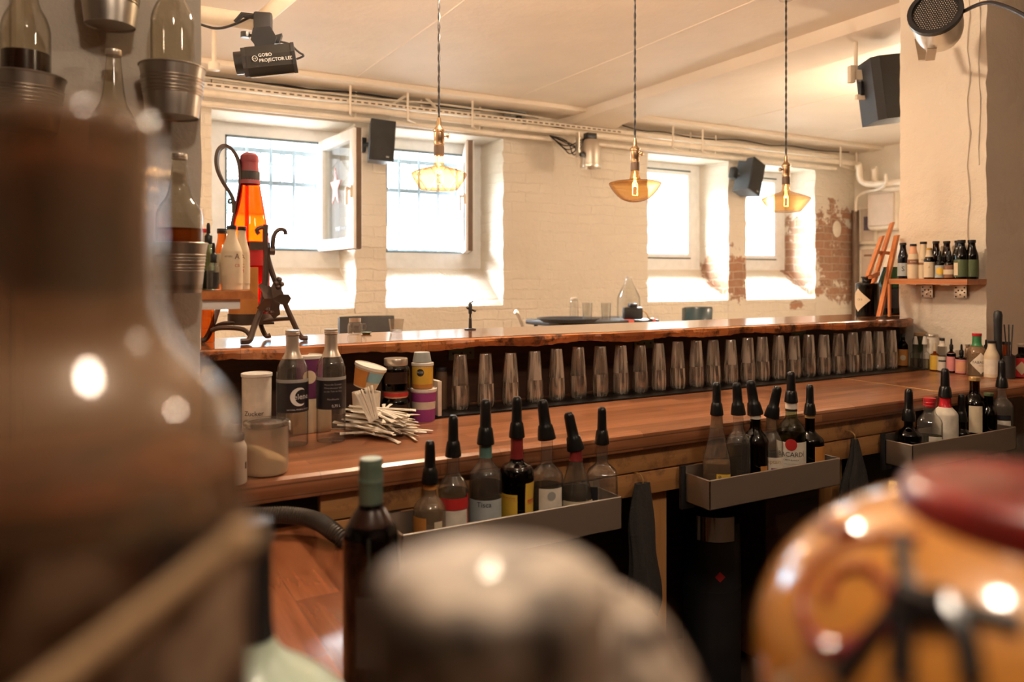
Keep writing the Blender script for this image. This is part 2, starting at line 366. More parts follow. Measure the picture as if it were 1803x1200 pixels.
# ---------------------------------------------------------------- the setting
YW, YO = 5.2, 5.62            # inner face of the window wall and plane of the window frames
CEIL = 2.62
ZS0, ZS1, ZH = 1.09, 1.50, 2.385
def wall_back():
    mb = MB(); xs = [-3.0]
    for a, b in WINX: xs += [a, b]
    xs.append(7.0)
    def pier(x0, x1, z0=0, z1=CEIL, l=True, r=True):
        # front face cut in a fine grid so the old plaster edges waver
        nx = max(1, int((x1-x0)/.12)); nz = max(1, int((z1-z0)/.05)); rr = random.Random(int(x0*100))
        jl = [rr.uniform(-.008, .008) for _ in range(nz+1)]; jr = [rr.uniform(-.008, .008) for _ in range(nz+1)]
        vs = []; fs = []
        for j in range(nz+1):
            z = z0+(z1-z0)*j/nz; inw = ZS0 <= z <= ZH
            for i in range(nx+1):
                x = x0+(x1-x0)*i/nx
                if i == 0 and l: x += jl[j]
                if i == nx and r: x += jr[j]
                vs.append((x, YW, z))
        for j in range(nz):
            for i in range(nx):
                a = j*(nx+1)+i; fs.append((a, a+1, a+nx+2, a+nx+1))
        n = len(vs)
        for j in range(nz+1):
            z = z0+(z1-z0)*j/nz; vs += [(x0, YO+.2, z), (x1, YO+.2, z)]
        for j in range(nz):
            a = j*(nx+1); fs += [(a, a+nx+1, n+2*j+2, n+2*j), (a+nx, n+2*j+1, n+2*j+3, a+2*nx+1)]
        mb.add(vs, fs)
    for k in range(0, 9, 2):
        if k+1 < len(xs): pier(xs[k], xs[k+1], l=k > 0, r=k < 8)
    for a, b in WINX:
        mb.box(a, b, YW, YO+.2, 0, ZS0)
        mb.box(a, b, YW, YO+.2, ZH, CEIL)
        mb.add([(a, YW, ZS0), (b, YW, ZS0), (b, YO+.2, ZS1+.06), (a, YO+.2, ZS1+.06)], [(0, 1, 2, 3)])
    struct('wall_back', mb, 'painted_brick')
wall_back()
struct('ceiling', B(-3.2, 7.2, -1.0, 5.9, CEIL, CEIL+.15), 'plaster_ceiling')
struct('trim_ceiling_step', B(-3.0, 7.0, 4.86, 5.2, CEIL-.035, CEIL+.01, .012), 'plaster_ceiling')
for k, x in enumerate((.35, 1.55, 2.75, 4.75, 5.95)):
    struct('trim_seam_%d' % (k+1), MB().tube([(x, 2.4, CEIL+.002), (x+.01, 3.6, CEIL+.001), (x-.01, 4.86, CEIL+.002)], .006, 6), 'plaster_ceiling')
mb = MB(); nb = 40
prof = [(3.38, CEIL+.02), (3.38, 2.585), (3.40, 2.556), (3.46, 2.546), (3.62, 2.545), (3.76, 2.548), (3.79, 2.575), (3.80, CEIL+.02)]
vs = []; fs = []
for j in range(nb+1):
    y = -1+(5.25+1)*j/nb; k = max(0, (y-4.7)/.5)**2*.06
    for x, z in prof: vs.append((x+(x-3.55)*.25*k/.06, y, z-k*(1 if z < CEIL else 0)))
for j in range(nb):
    for i in range(7): fs.append((j*8+i, j*8+i+1, j*8+i+9, j*8+i+8))
mb.add(vs, fs); struct('trim_ceiling_beam', mb, 'plaster_ceiling')
struct('floor', B(-3.2, 3.9, -1.0, 2.2, -.1, 0), 'floor_dark')
struct('floor_guest_room', B(-3.2, 7.2, 2.2, 5.9, -.1, .2), 'guest_floor')
struct('wall_right', B(7.0, 7.2, 2.0, 5.9, 0, CEIL), 'plaster')
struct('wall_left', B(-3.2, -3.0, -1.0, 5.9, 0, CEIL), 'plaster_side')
struct('wall_front', B(-3.2, 7.2, -1.2, -1.0, 0, CEIL), 'back_bar_brown')
def rough_block(name, x0, x1, y0, y1, z0, z1, mat, s=.05, amp=.006, seed=3):
    """plastered pier with slightly worn, wavering corners"""
    rr = random.Random(seed); mb = MB(); n = int((z1-z0)/s); ring = []
    ax = max(1, int((x1-x0)/.1)); ay = max(1, int((y1-y0)/.1))
    for i in range(ax): ring.append((x0+(x1-x0)*i/ax, y0))
    for i in range(ay): ring.append((x1, y0+(y1-y0)*i/ay))
    for i in range(ax): ring.append((x1-(x1-x0)*i/ax, y1))
    for i in range(ay): ring.append((x0, y1-(y1-y0)*i/ay))
    cs = {(x0, y0), (x1, y0), (x1, y1), (x0, y1)}; m = len(ring); vs = []; fs = []
    cx, cy = (x0+x1)/2, (y0+y1)/2
    for j in range(n+1):
        for (x, y) in ring:
            a = amp if (x, y) in cs else amp*.25
            vs.append((x+rr.uniform(-a, a*.4)*(1 if x > cx else -1), y+rr.uniform(-a, a*.4)*(1 if y > cy else -1), z0+(z1-z0)*j/n))
    for j in range(n):
        for i in range(m): fs.append((j*m+i, j*m+(i+1) % m, (j+1)*m+(i+1) % m, (j+1)*m+i))
    fs.append(tuple(n*m+i for i in range(m)))
    mb.add(vs, fs); return struct(name, mb, mat, angle=50)
PX = .209                                   # right edge of the left pillar
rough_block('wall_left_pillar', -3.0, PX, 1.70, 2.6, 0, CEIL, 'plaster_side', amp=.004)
rough_block('wall_right_pillar', 3.24, 3.62, 1.785, 2.172, 0, CEIL, 'plaster', amp=.005, seed=5)
struct('wall_right_return', B(3.62, 7.0, 1.80, 2.0, 0, CEIL), 'plaster')
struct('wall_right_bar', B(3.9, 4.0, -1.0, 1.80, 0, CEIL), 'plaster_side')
mb = MB()                                    # old plaster cracks and ridges running down the pillar face
mb.tube([(3.238, 1.86+.006*math.sin(i*1.7), 2.62-i*.07) for i in range(18)], [.0045+.002*math.sin(i*2.1) for i in range(18)], 6)
mb.tube([(3.238, 1.815+.004*math.sin(i*1.3), 2.62-i*.07) for i in range(13)], .003, 6)
struct('trim_plaster_ridge', mb, 'plaster')
struct('trim_pillar_conduit', MB().tube([(-.165, 1.695, 0), (-.165, 1.695, 2.62)], .016, 10).tube([(-.115, 1.7, 0), (-.115, 1.7, 2.62)], .012, 10), 'plaster_side')

# windows
def window(k, x0, x1, z0, z1, sash=None, grille=False):
    mb = MB(); a, b = WINX[k]
    for bx in ((a-.01, x0, ZS1-.15, ZH+.05), (x1, b+.01, ZS1-.15, ZH+.05), (x0, x1, ZS1-.15, z0), (x0, x1, z1, ZH+.05)):
        mb.box(bx[0], bx[1], YO-.04, YO+.04, bx[2], bx[3], 0)
    root = struct('window_%d' % (k+1), mb, 'white_paint')
    g = MB()
    for bx in ((x0, x0+.012, z0, z1), (x1-.012, x1, z0, z1), (x0, x1, z0, z0+.012), (x0, x1, z1-.016, z1)):
        g.box(bx[0], bx[1], YO-.045, YO-.02, bx[2], bx[3])
    g.obj('window_gasket', 'frame_gasket', root)
    s = .05
    if sash is None:
        f = MB()
        for bx in ((x0+.012, x0+s, z0+.012, z1-.016), (x1-s, x1-.012, z0+.012, z1-.016), (x0+s, x1-s, z0+.012, z0+s), (x0+s, x1-s, z1-s, z1-.016)):
            f.box(bx[0], bx[1], YO-.06, YO, bx[2], bx[3], .004)
        f.obj('window_sash', 'white_paint', root)
        B(x0+s, x1-s, YO-.03, YO-.022, z0+s, z1-s).obj('window_pane', 'pane_glass', root)
    else:
        hx, fx, fy = sash
        p0 = Vector((hx, YO-.05, 0)); p1 = Vector((fx, fy, 0)); u = (p1-p0); L = u.length; u.normalize(); nrm = Vector((-u.y, u.x, 0)); 
        mt = Matrix(((u.x, nrm.x, 0, p0.x), (u.y, nrm.y, 0, p0.y), (0, 0, 1, 0), (0, 0, 0, 1)))
        f = MB(); f.m = mt; q = .075
        for bx in ((0, q, z0, z1), (L-q, L, z0, z1), (q, L-q, z0, z0+q), (q, L-q, z1-q, z1)):
            f.box(bx[0], bx[1], -.03, .03, bx[2], bx[3], .005)
        so = f.obj('window_sash', 'white_paint', root)
        e = MB(); e.m = mt; e.box(L-.001, L+.006, -.012, .022, z0, z1); e.box(0, L, .012, .018, z0-.004, z0); e.box(0, L, -.018, -.012, z1, z1+.004); e.obj('sash_edge_strip', 'sash_edge', so)
        pz = MB(); pz.m = mt; pz.box(q, L-q, -.004, .004, z0+q, z1-q); pz.obj('window_pane', 'pane_glass', so)
        hd = MB(); hd.m = mt; sg = -1
        hd.box(L-.05, L-.02, sg*.045, sg*.03, (z0+z1)/2-.06, (z0+z1)/2+.02, .003).box(L-.045, L-.025, sg*.075, sg*.045, (z0+z1)/2-.012, (z0+z1)/2+.006, .003).box(L-.045, L-.025, sg*.075, sg*.06, (z0+z1)/2-.11, (z0+z1)/2+.006, .003)
        hd.obj('window_handle', 'cream_pipe', so)
        if k == 0:
            st = MB(); st.m = mt; pts = []
            for i in range(10):
                rr = .105 if i % 2 == 0 else .045; t = PI/2+i*PI/5; pts.append((L*.42+rr*math.cos(t), z1-.36+1.35*rr*math.sin(t)))
            st.prism(pts, (0, -.008, 0), (1, 0, 0), (0, 0, 1), (0, .003, 0))
            st.obj('star_sticker', 'red_star', so, smooth=False)
            tx = text_mesh('Carmelitas', .055, so, 'sash_lettering', 'ink_black')
            tx.matrix_local = mt @ Matrix.Translation((L*.12+.33, -.008, z0+.15)) @ Matrix(((-1, 0, 0, 0), (0, 0, 1, 0), (0, 1, 0, 0), (0, 0, 0, 1)))
    if grille:
        g = MB(); yy = YO+.14; zt, zm, zb = 2.235, 2.0, 1.42
        for i in range(7):
            x = x0-.16+.168*i; g.tube([(x, yy, zb), (x, yy, zt+.04), (x, yy, zt+.1)], [.0145, .0145, .001], 6)
        for z in (zt, zm, 1.52): g.box(x0-.25, x1+.25, yy-.006, yy+.006, z-.016, z+.016)
        for i in range(-1, 7):
            x = x0-.16+.168*i; xm = x+.084
            for (xa, za, xb, zb2) in ((x, (zt+zm)/2, xm, zt), (xm, zt, x+.168, (zt+zm)/2), (x, (zt+zm)/2, xm, zm), (xm, zm, x+.168, (zt+zm)/2)):
                g.tube([(xa, yy, za), (xb, yy, zb2)], .006, 5)
            g.lathe([(0, -.012), (.012, 0), (0, .012)], 6, (xm, yy, zt-.015)); g.lathe([(0, -.014), (.016, 0), (0, .014)], 6, (x, yy, (zt+zm)/2)); g.lathe([(0, -.012), (.012, 0), (0, .012)], 6, (xm, yy, zm+.012))
        g.obj('window_grille', 'iron_grille', root)
_txt = {}
def text_mesh(s, size, parent, name, mat, bend=None, loc=None, align='CENTER', bold=0):
    """writing as real geometry; bend = (radius, angle0, z) wraps it round a cylinder"""
    key = (s, bold, align)
    if key not in _txt:
        cu = bpy.data.curves.new('text', 'FONT'); cu.body = s; cu.size = 1; cu.align_x = align; cu.align_y = 'CENTER'; cu.extrude = 0; cu.offset = bold; cu.resolution_u = 2
        t = bpy.data.objects.new('text', cu); COL.objects.link(t)
        bpy.context.view_layer.update(); dg = bpy.context.evaluated_depsgraph_get()
        me = bpy.data.meshes.new_from_object(t.evaluated_get(dg)); _txt[key] = ([tuple(v.co) for v in me.vertices], [tuple(f.vertices) for f in me.polygons])
        bpy.data.objects.remove(t)
    vs, fs = _txt[key]; mb = MB()
    if bend:
        r, a0, z0 = bend
        mb.add([(r*math.cos(a0+v[0]*size/r), r*math.sin(a0+v[0]*size/r), z0+v[1]*size) for v in vs], fs)
    else: mb.add([(v[0]*size, v[1]*size, 0) for v in vs], fs)
    o = mb.obj(name, mat, parent, smooth=False)
    if loc is not None: o.location = loc
    return o
window(0, .837, 1.511, 1.50, 2.30, sash=(1.511, 1.567, 4.897), grille=True)
window(1, 2.005, 2.685, 1.50, 2.30, sash=(2.685, 2.42, 4.96), grille=True)
window(2, 4.39, 5.09, 1.48, 2.33)
window(3, 5.57, 6.27, 1.48, 2.33)
# outside
tagit(B(-6, 14, YO+.2, 26, 1.2, 1.34).obj('pavement', 'outdoor_paving'), kind='structure')
car = thing('car', 'pale blue car parked in the street outside the left barred window', 'car', (2.2, 11.5, 1.34))
MB().prism([(-1.9, .2), (-1.9, .62), (-1.3, .75), (-.8, 1.25), (.7, 1.28), (1.3, .8), (1.95, .65), (1.95, .2)], (0, -.8, 0), (1, 0, 0), (0, 0, 1), (0, 1.6, 0)).obj('car_body', 'car_paint', car, smooth=False)
B(-.8, .75, -.83, -.81, .82, 1.18).obj('car_window', 'car_glass', car)
for x in (-1.2, 1.25):
    t = MB(); t.m = Matrix.Translation((x, -.72, .31)) @ Matrix.Rotation(PI/2, 4, 'X'); t.lathe([(.1, -.1), (.28, -.1), (.31, -.07), (.31, .07), (.28, .1), (.1, .1)], 20); t.obj('wheel', 'black_rubber', car)
# pictures, pipe and cabinet on the far right end wall
def pic(pxa, pxb, pya, pyb, label, printbox=None):
    a = at(pxa, X=6.99).y; b = at(pxb, X=6.99).y; zt = at((pxa+pxb)/2, pya, X=6.99).z; zb = at((pxa+pxb)/2, pyb, X=6.99).z
    r = thing('picture_frame', label, 'picture', (6.995, (a+b)/2, zb)); w2 = abs(a-b)/2; h = zt-zb
    f = MB()
    for bx in ((-w2, w2, 0, .03), (-w2, w2, h-.03, h), (-w2, -w2+.03, .03, h-.03), (w2-.03, w2, .03, h-.03)): f.box(-.03, 0, bx[0], bx[1], bx[2], bx[3], .004)
    f.obj('frame', 'cream_pipe', r); B(-.016, -.004, -w2+.03, w2-.03, .03, h-.03).obj('mount', 'picture_mat', r)
    if printbox: B(-.02, -.014, -w2*.42, w2*.42, h*.36, h*.72).obj('print', 'picture_print', r)
    else: B(-.02, -.014, -w2*.4, w2*.4, h*.8, h*.84).obj('print', 'label_brown', r)
pic(1513, 1546, 362, 430, 'pale framed picture with small dark print, upper of two beside black pipe', True)
pic(1513, 1546, 434, 520, 'pale framed sheet with one short caption, lower of two beside black pipe')
p = at(1506, Y=5.12)
o = MB().tube([(p.x, 5.12, .2), (p.x, 5.12, 1.99)], .035, 12).obj('drain_pipe', 'sash_edge'); tagit(o, 'dark brown vertical pipe in the far corner beside the exposed brick', 'pipe')
c = thing('wall_cabinet', 'pale rounded water tank box high on the far right wall beside the pillar', 'cabinet', (6.99, at(1570, X=6.99).y, 1.75))
B(-.16, 0, -.17, .17, .02, .42, .04).obj('cabinet_body', 'cream_pipe', c); B(-.18, -.14, -.14, .14, .06, .38, .015).obj('cabinet_lid', 'picture_mat', c)
pl = at(1472, 403, Y=YW)
pt = thing('wall_plate', 'round cream ceramic plate fixed on the exposed brick by the far corner', 'plate', (pl.x, YW, pl.z))
q = MB(); q.m = Matrix.Rotation(PI/2, 4, 'X'); q.lathe([(0, -.0), (.055, 0), (.066, .012), (.056, .016), (0, .018)], 24, sy=1.3); q.obj('plate_face', 'cream_pipe', pt)

# pipes, tray, hangers and cables along the window wall
def z_at(py, px, Y): return at(px, py, Y=Y).z
YP = 4.98
o = MB().tube([(-2.9, YP, 2.44), (6.75, YP, 2.44)], .024, 12).obj('heating_pipe', 'cream_pipe'); tagit(o, 'upper thick cream pipe running the whole length above the windows', 'pipe')
o = MB().tube([(-2.9, YP+.06, 2.385), (2.9, YP+.06, 2.385), (6.5, YP+.06, 2.385)], .017, 12).obj('conduit_pipe', 'cream_pipe'); tagit(o, 'lower thin cream pipe running below the thick one above the windows', 'pipe')
tr = thing('cable_tray', 'perforated cream metal cable tray above the pipes over the windows', 'cable tray', (0, YP+.1, 2.485))
f = MB().box(-2.9, 6.6, -.05, .05, 0, .004).box(-2.9, 6.6, -.054, -.05, 0, .03).obj('tray_channel', 'cream_pipe', tr)
h = MB()
for i in range(75): h.box(.1+i*.05, .13+i*.05, -.0562, -.054, .010, .019)
f = h.obj('tray_slots', 'sash_edge', tr); f['kind'] = 'stuff'
hz = [(617, 627), (718, 742), (832, 845), (1185, 1216), (1237, 1260), (1480, 1508)]
for i, (pa, pb) in enumerate(hz):
    r = thing('pipe_hanger', '', 'pipe hanger', (0, 0, 0), group='pipe hangers under the ceiling')
    r['label'] = ['pair of thin cream rods carrying the pipes between the left windows', 'pair of cream rods over the second window, cable looped between', 'pair of cream rods right of the left hanging bulb', 'first pair of cream rods right of the ceiling beam', 'second pair of cream rods right of the ceiling beam', 'pair of cream rods nearest the far right corner'][i]
    for px, y in ((pa, YP-.03), (pb, YP+.12)):
        x = at(px, Y=y).x; MB().tube([(x, y, 2.40), (x, y, CEIL-.01)], .008, 8).obj('rod', 'cream_pipe', r)
    x0, x1 = at(pa, Y=YP-.03).x, at(pb, Y=YP+.12).x
    MB().tube([(x0, YP-.03, 2.405), (x0, YP-.03, 2.40), (x1, YP+.12, 2.40), (x1, YP+.12, 2.405)], .008, 8).obj('cradle', 'cream_pipe', r)
def cable(name, pts, r, mat, label, cat='cable', n=3, group=None):
    pts = chaikin([tuple(p) for p in pts], n); o = MB().tube(pts, r, 6).obj(name, mat); return tagit(o, label, cat, group)
rr = random.Random(2)
cable('black_cable', [(-2+.3*i, 5.06+.02*rr.random(), 2.545+.03*rr.random()) for i in range(18)], .007, 'cable_black', 'black cable lying in the tray left of the ceiling beam')
cable('black_cable', [(.4+.27*i, 5.11+.02*rr.random(), 2.54+.04*rr.random()) for i in range(11)], .006, 'cable_black', 'second black cable winding along the wall over the left windows')
cable('white_cable', [(.2+.33*i, 5.03+.02*rr.random(), 2.53+.04*rr.random()) for i in range(10)], .007, 'cable_white', 'pale cable lying beside the black ones over the left windows')
cable('black_cable', [(3.9+.22*i, 5.08+.03*rr.random(), 2.54+.035*rr.random()) for i in range(14)], .005, 'cable_black', 'thin black cable along the wall right of the ceiling beam')
cable('cream_cable', [(3.8+.25*i, 5.1+.03*rr.random(), 2.50+.05*rr.random()) for i in range(12)], .005, 'cable_white', 'thin cream cable along the wall right of the ceiling beam')
a, b = at(690, 180, Y=5.05), at(775, 188, Y=5.05)
cable('white_cable', [a+Vector((0, 0, -.02)), (a*.6+b*.4)+Vector((0, 0, .09)), (a*.4+b*.6)+Vector((0, 0, .09)), b+Vector((0, 0, -.04))], .011, 'cable_white', 'thick white cable arching up behind the rods over the second window')
jb = at(912, 195, Y=5.1)
j = thing('junction_box', 'grey junction box with plug on the wall above the cable tray', 'junction box', (jb.x, 5.12, jb.z-.05))
B(-.07, .07, -.03, .08, 0, .09, .01).obj('box_body', 'ink_grey', j); B(-.02, .02, -.05, -.01, -.03, .01, .006).obj('plug', 'cable_black', j)
cable('black_cable', [(jb.x, 5.07, jb.z-.09), (jb.x+.1, 5.0, jb.z-.16), (jb.x+.3, 5.0, jb.z-.11), (jb.x+.45, 5.0, jb.z-.15), (jb.x+.62, 5.03, jb.z-.13)], .008, 'cable_black', 'black lead hanging from the grey junction box')
# knot of black leads + silver can spotlight on the pier
s = at(1040, 272, Y=4.85)
sp = thing('spotlight', 'silver can spotlight hanging on the wall between the window pairs', 'spotlight', tuple(s))
MB().lathe(chaikin([(.0, .12), (.045, .12), (.06, .095), (.078, .03), (.08, -.075), (.084, -.078), (.084, -.105), (.075, -.105), (.07, -.07), (0, -.06)], 1), 28).obj('lamp_housing', 'aluminium', sp)
MB().box(-.12, -.08, -.02, .02, -.03, .0).box(-.125, -.115, -.02, .02, -.03, .16).obj('bracket', 'aluminium', sp)
k = MB(); k.m = Matrix.Translation((-.095, -.02, -.01)) @ Matrix.Rotation(PI/2, 4, 'X'); k.lathe([(0, 0), (.02, 0), (.02, .02), (0, .022)], 14); k.obj('knob', 'black_plastic', sp)
MB().box(-.05, .04, -.03, .03, .12, .165, .006).obj('clamp', 'black_plastic', sp)
for i in range(6):
    q = s+Vector((-.30, .12, .14)); e = s+Vector((-.02 if i < 4 else -.1, .02, .14 if i < 4 else -.02))
    mid = [q+Vector((.05+.03*i, -.02*i, -.03-.035*(i % 3))), q+Vector((.14+.02*i, -.03, -.09-.03*(i % 4)))]
    cable('black_cable', [q, *mid, e], .0045, 'cable_black', 'thin black lead in the tangle left of the silver spotlight', group='tangled leads beside the silver spotlight')
# small pipework in the far right corner
mb = MB()
for dx in (0, .5):
    p0 = at(1513+dx*54, 292+dx*14, Y=4.9-.2*dx); mb.tube(chaikin([(p0.x-.02, p0.y, p0.z+.02), (p0.x, p0.y, p0.z), (p0.x, p0.y, p0.z-.13), (p0.x+.02, p0.y-.06, p0.z-.19), (p0.x+.04, p0.y-.3, p0.z-.2), (p0.x+.05, p0.y-.8, p0.z-.2)], 2), .03, 10)
tagit(mb.obj('corner_pipes', 'cream_pipe'), 'two thick cream pipes bending down in the far right corner', 'pipe')
a, b, c = at(1507, 372, Y=5.05), at(1507, 340, Y=5.05), at(1560, 332, Y=4.6)
tagit(MB().tube(chaikin([tuple(a), tuple(b), tuple(c), tuple(c+Vector((0, 0, .14)))], 2), .014, 8).obj('small_pipe', 'cream_pipe'), 'thin cream pipe elbow above the dark brown vertical pipe', 'pipe')
# loudspeakers
def speaker(label, p, w, h, d, yaw, roll, pitch=0, arm=(-.14, .06, 0), mirror=1):
    r = thing('loudspeaker', label, 'loudspeaker', tuple(p)); r.rotation_euler = (pitch, roll, yaw)
    c = MB(); c.prism([(-w/2, 0), (w/2, 0), (w/2*.72, d), (-w/2*.72, d)], (0, 0, -h/2), (1, 0, 0), (0, 1, 0), (0, 0, h)); c.obj('cabinet', 'speaker_side', r, smooth=False)
    B(-w/2-.002, w/2+.002, -.014, 0, -h/2-.002, h/2+.002, .005).obj('grille', 'speaker_black', r)
    B(w*.18, w*.3, -.016, -.0135, -h*.42, -h*.385).obj('badge', 'ink_grey', r)
    MB().box(arm[0]-.03, arm[0]+.03, arm[1]-.02, arm[1]+.04, arm[2]-.05, arm[2]+.05, .006).tube([(arm[0], arm[1]+.01, arm[2]), (0, d*.5, arm[2])], .015, 8).obj('bracket', 'black_plastic', r)
    return r
speaker('black loudspeaker on the wall between the two left windows, upright', at(673, 247, Y=4.95), .168, .275, .17, -.12, 0.06, 0, arm=(-.1, .2, -.01))
speaker('dark loudspeaker tilted sideways between the two right windows', at(1331, 311, Y=4.96), .192, .31, .17, .2, .33, 0, arm=(-.12, .15, .0))
r = thing('loudspeaker', 'large black loudspeaker under the ceiling behind the right pillar', 'loudspeaker', tuple(at(1572, 154, d=3.9))); r.rotation_euler = (0, -.14, -.35)
MB().prism([(-.12, -.02), (-.09, -.05), (.16, -.05), (.16, .2), (-.06, .2)], (0, 0, -.16), (1, 0, 0), (0, 1, 0), (0, 0, .32)).obj('cabinet', 'speaker_black', r, smooth=False)
q = at(1513, 140, d=4.0)
b = thing('speaker_bracket', 'cream steel rail bracket left of the large speaker under the ceiling', 'bracket', tuple(q)); b.rotation_euler = (0, .0, -.35)
MB().box(-.05, .25, -.01, .01, -.0, .05, .003).box(-.06, -.03, -.015, .015, -.02, .07, .003).box(-.02, .26, -.01, .01, -.105, -.08, .003).obj('rail', 'cream_pipe', b)
MB().box(0, .26, -.015, .01, -.055, -.012, .003).box(0, .02, -.015, .01, -.085, -.012).obj('plate', 'black_plastic', b)
MB().tube([(-.02, 0, .05), (-.02, 0, CEIL-q.z)], .01, 8).obj('hanger_rod', 'cream_pipe', b)
# gobo projector, clamp and the pipe it hangs from
P = at(474, 106, d=2.75); yaw = -TH+.22
r = thing('stage_projector', 'black stage projector hanging from ceiling pipe above the left window', 'projector', tuple(P)); r.rotation_euler = (0.25, -.16, yaw)
o8 = [(.062*math.cos(PI/8+i*PI/4)*1.0, .056*math.sin(PI/8+i*PI/4)) for i in range(8)]
MB().prism(o8, (-.075, 0, 0), (0, 1, 0), (0, 0, 1), (.165, 0, 0)).obj('housing', 'speaker_black', r, smooth=False)
MB().prism([(x*.98, y*.98) for x, y in o8], (-.09, 0, 0), (0, 1, 0), (0, 0, 1), (.016, 0, 0)).obj('front_plate', 'black_plastic', r, smooth=False)
MB().prism([(x*1.04, y*1.04) for x, y in o8], (.082, 0, 0), (0, 1, 0), (0, 0, 1), (.012, 0, 0)).obj('rear_plate', 'black_plastic', r, smooth=False)
q = MB(); q.m = Matrix.Translation((-.088, 0, 0)) @ Matrix.Rotation(-PI/2, 4, 'Y'); q.lathe([(.032, 0), (.04, 0), (.04, .03), (.032, .03), (.03, .005), (0, .005)], 20); q.obj('lens_tube', 'black_plastic', r)
B(-.07, .08, -.035, .035, -.056, -.0535).obj('heat_sink', 'cap_silver', r, label='pale metal underside plate')
for s_, z_, t_ in (('GOBO', .012, .016), ('PROJECTOR LED', -.006, .016)):
    t = text_mesh(s_, t_, r, 'lettering', 'ink_white', align='LEFT', bold=.01); t.matrix_local = Matrix.Translation((-.032, -.0585, z_+.006)) @ Matrix.Rotation(PI/2, 4, 'X')
g = MB(); g.m = Matrix.Translation((-.045, -.0585, .009)) @ Matrix.Rotation(PI/2, 4, 'X'); g.tube([(.009*math.cos(i*PI/8), .009*math.sin(i*PI/8), 0) for i in range(16)], .0011, 5, closed=True); g.tube([(-.006, -.003, 0), (-.002, .003, 0), (.001, -.003, 0), (.005, .003, 0)], .0011, 5); g.obj('emblem', 'ink_white', r)
yk = MB(); yk.prism([(-.03, .05), (.03, .05), (.045, .075), (.03, .115), (-.03, .115), (-.045, .075)], (-.005, -.012, 0), (1, 0, 0), (0, 0, 1), (0, .024, 0)); yk.tube([(-.035, 0, .05), (-.035, 0, .075)], .007, 8); yk.obj('yoke', 'black_plastic', r, smooth=False)
C0 = at(462, 42, d=2.78)
c = thing('pipe_clamp', 'black scaffold clamp gripping the white ceiling pipe above the projector', 'clamp', tuple(C0), rz=yaw)
MB().box(-.03, .035, -.02, .02, -.045, .04, .008).box(-.015, .06, -.018, .018, -.07, -.045, .006).prism([(.06, -.07), (.07, -.035), (.055, -.04), (.03, -.05)], (0, -.018, 0), (1, 0, 0), (0, 0, 1), (0, .036, 0)).box(-.02, .02, -.012, .012, -.1, -.07).obj('clamp_jaw', 'black_plastic', c)
MB().tube([(-.03, 0, .025), (-.07, 0, .028), (-.095, 0, .0)], [.011, .011, .007], 8).obj('clamp_lever', 'black_plastic', c); MB().tube([(-.03, 0, -.045), (-.055, 0, -.045)], .006, 8).lathe([(0, 0), (.016, 0), (.016, .02), (0, .02)], 10, (-.06, 0, -.055)).obj('clamp_knob', 'black_plastic', c)
a, b, cc = at(330, 22, d=2.86), at(452, 40, d=2.84), at(530, -25, d=2.84)
tagit(MB().tube([a+(a-b)*.8, a, b+Vector((0, 0, .0))], .032, 14).obj('ceiling_pipe', 'cream_pipe'), 'thick cream pipe behind the clamp, coming from the left pillar', 'pipe')
tagit(MB().tube([at(462, 32, d=2.9), cc, cc+(cc-b)*1.5], .028, 14).obj('ceiling_pipe', 'cream_pipe'), 'slanting cream pipe rising right from the clamp out of view', 'pipe')
cable('white_cable', [at(350, 42, d=2.8), at(380, 52, d=2.8), at(410, 45, d=2.8), at(440, 30, d=2.8)], .005, 'chair_grey', 'grey lead looping left of the black scaffold clamp')
cable('black_cable', [P+Vector((.0, .03, .08)), at(510, 75, d=2.8), at(525, 92, d=2.8), at(538, 98, d=2.8), at(522, 104, d=2.8)], .004, 'chair_grey', 'grey lead running down behind the stage projector')
q = at(377, 112, Y=4.3)
tagit(MB().tube([(q.x, q.y, q.z), (q.x, q.y, CEIL)], .012, 8).lathe([(0, -.04), (.03, -.035), (.03, .005), (0, .01)], 12, tuple(q)).obj('ceiling_stub', 'cream_pipe'), 'thin cream drop rod with a fitting left of the projector', 'pipe')
# par can on the right pillar
P = at(1650, 37, d=2.95)
r = thing('spotlight', 'silver spotlight with black mesh front on the right pillar near ceiling', 'spotlight', tuple(P))
mt = Matrix.Rotation(-TH-.62, 4, 'Z') @ Matrix.Rotation(-.28, 4, 'X') @ Matrix.Rotation(PI/2, 4, 'X')
q = MB(); q.m = mt; q.lathe(chaikin([(0, -.15), (.045, -.145), (.075, -.11), (.088, -.05), (.088, .05), (.094, .052), (.094, .068), (.085, .068), (.083, .05), (0, .045)], 1), 32); q.obj('lamp_housing', 'aluminium', r)
q = MB(); q.m = mt; q.lathe([(.094, .05), (.0955, .05), (.0955, .072), (.080, .072), (.080, .060), (0, .060)], 32); q.obj('front_ring', 'black_plastic', r)
q = MB(); q.m = mt
for i in range(-9, 10):
    for j_ in range(-9, 10):
        x, y = i*.0085+(j_ % 2)*.004, j_*.0085
        if x*x+y*y < .076**2: q.lathe([(.0012, .0605), (.0026, .0612), (.0012, .062)], 5, (x, y, 0))
q.obj('mesh_dots', 'aluminium', r)['kind'] = 'stuff'
MB().band([(.0, .02, -.1), (.05, .06, -.13), (.13, .14, -.10), (.15, .17, .0)], (.012, -.012, 0), .002).obj('bracket', 'aluminium', r)
cable('black_cable', [P+Vector((.07, -.02, .02)), at(1730, 2, d=2.7), at(1765, 8, d=2.6), at(1810, 30, d=2.5), at(1850, 60, d=2.45)], .007, 'cable_black', 'black cable swinging right from the pillar spotlight')
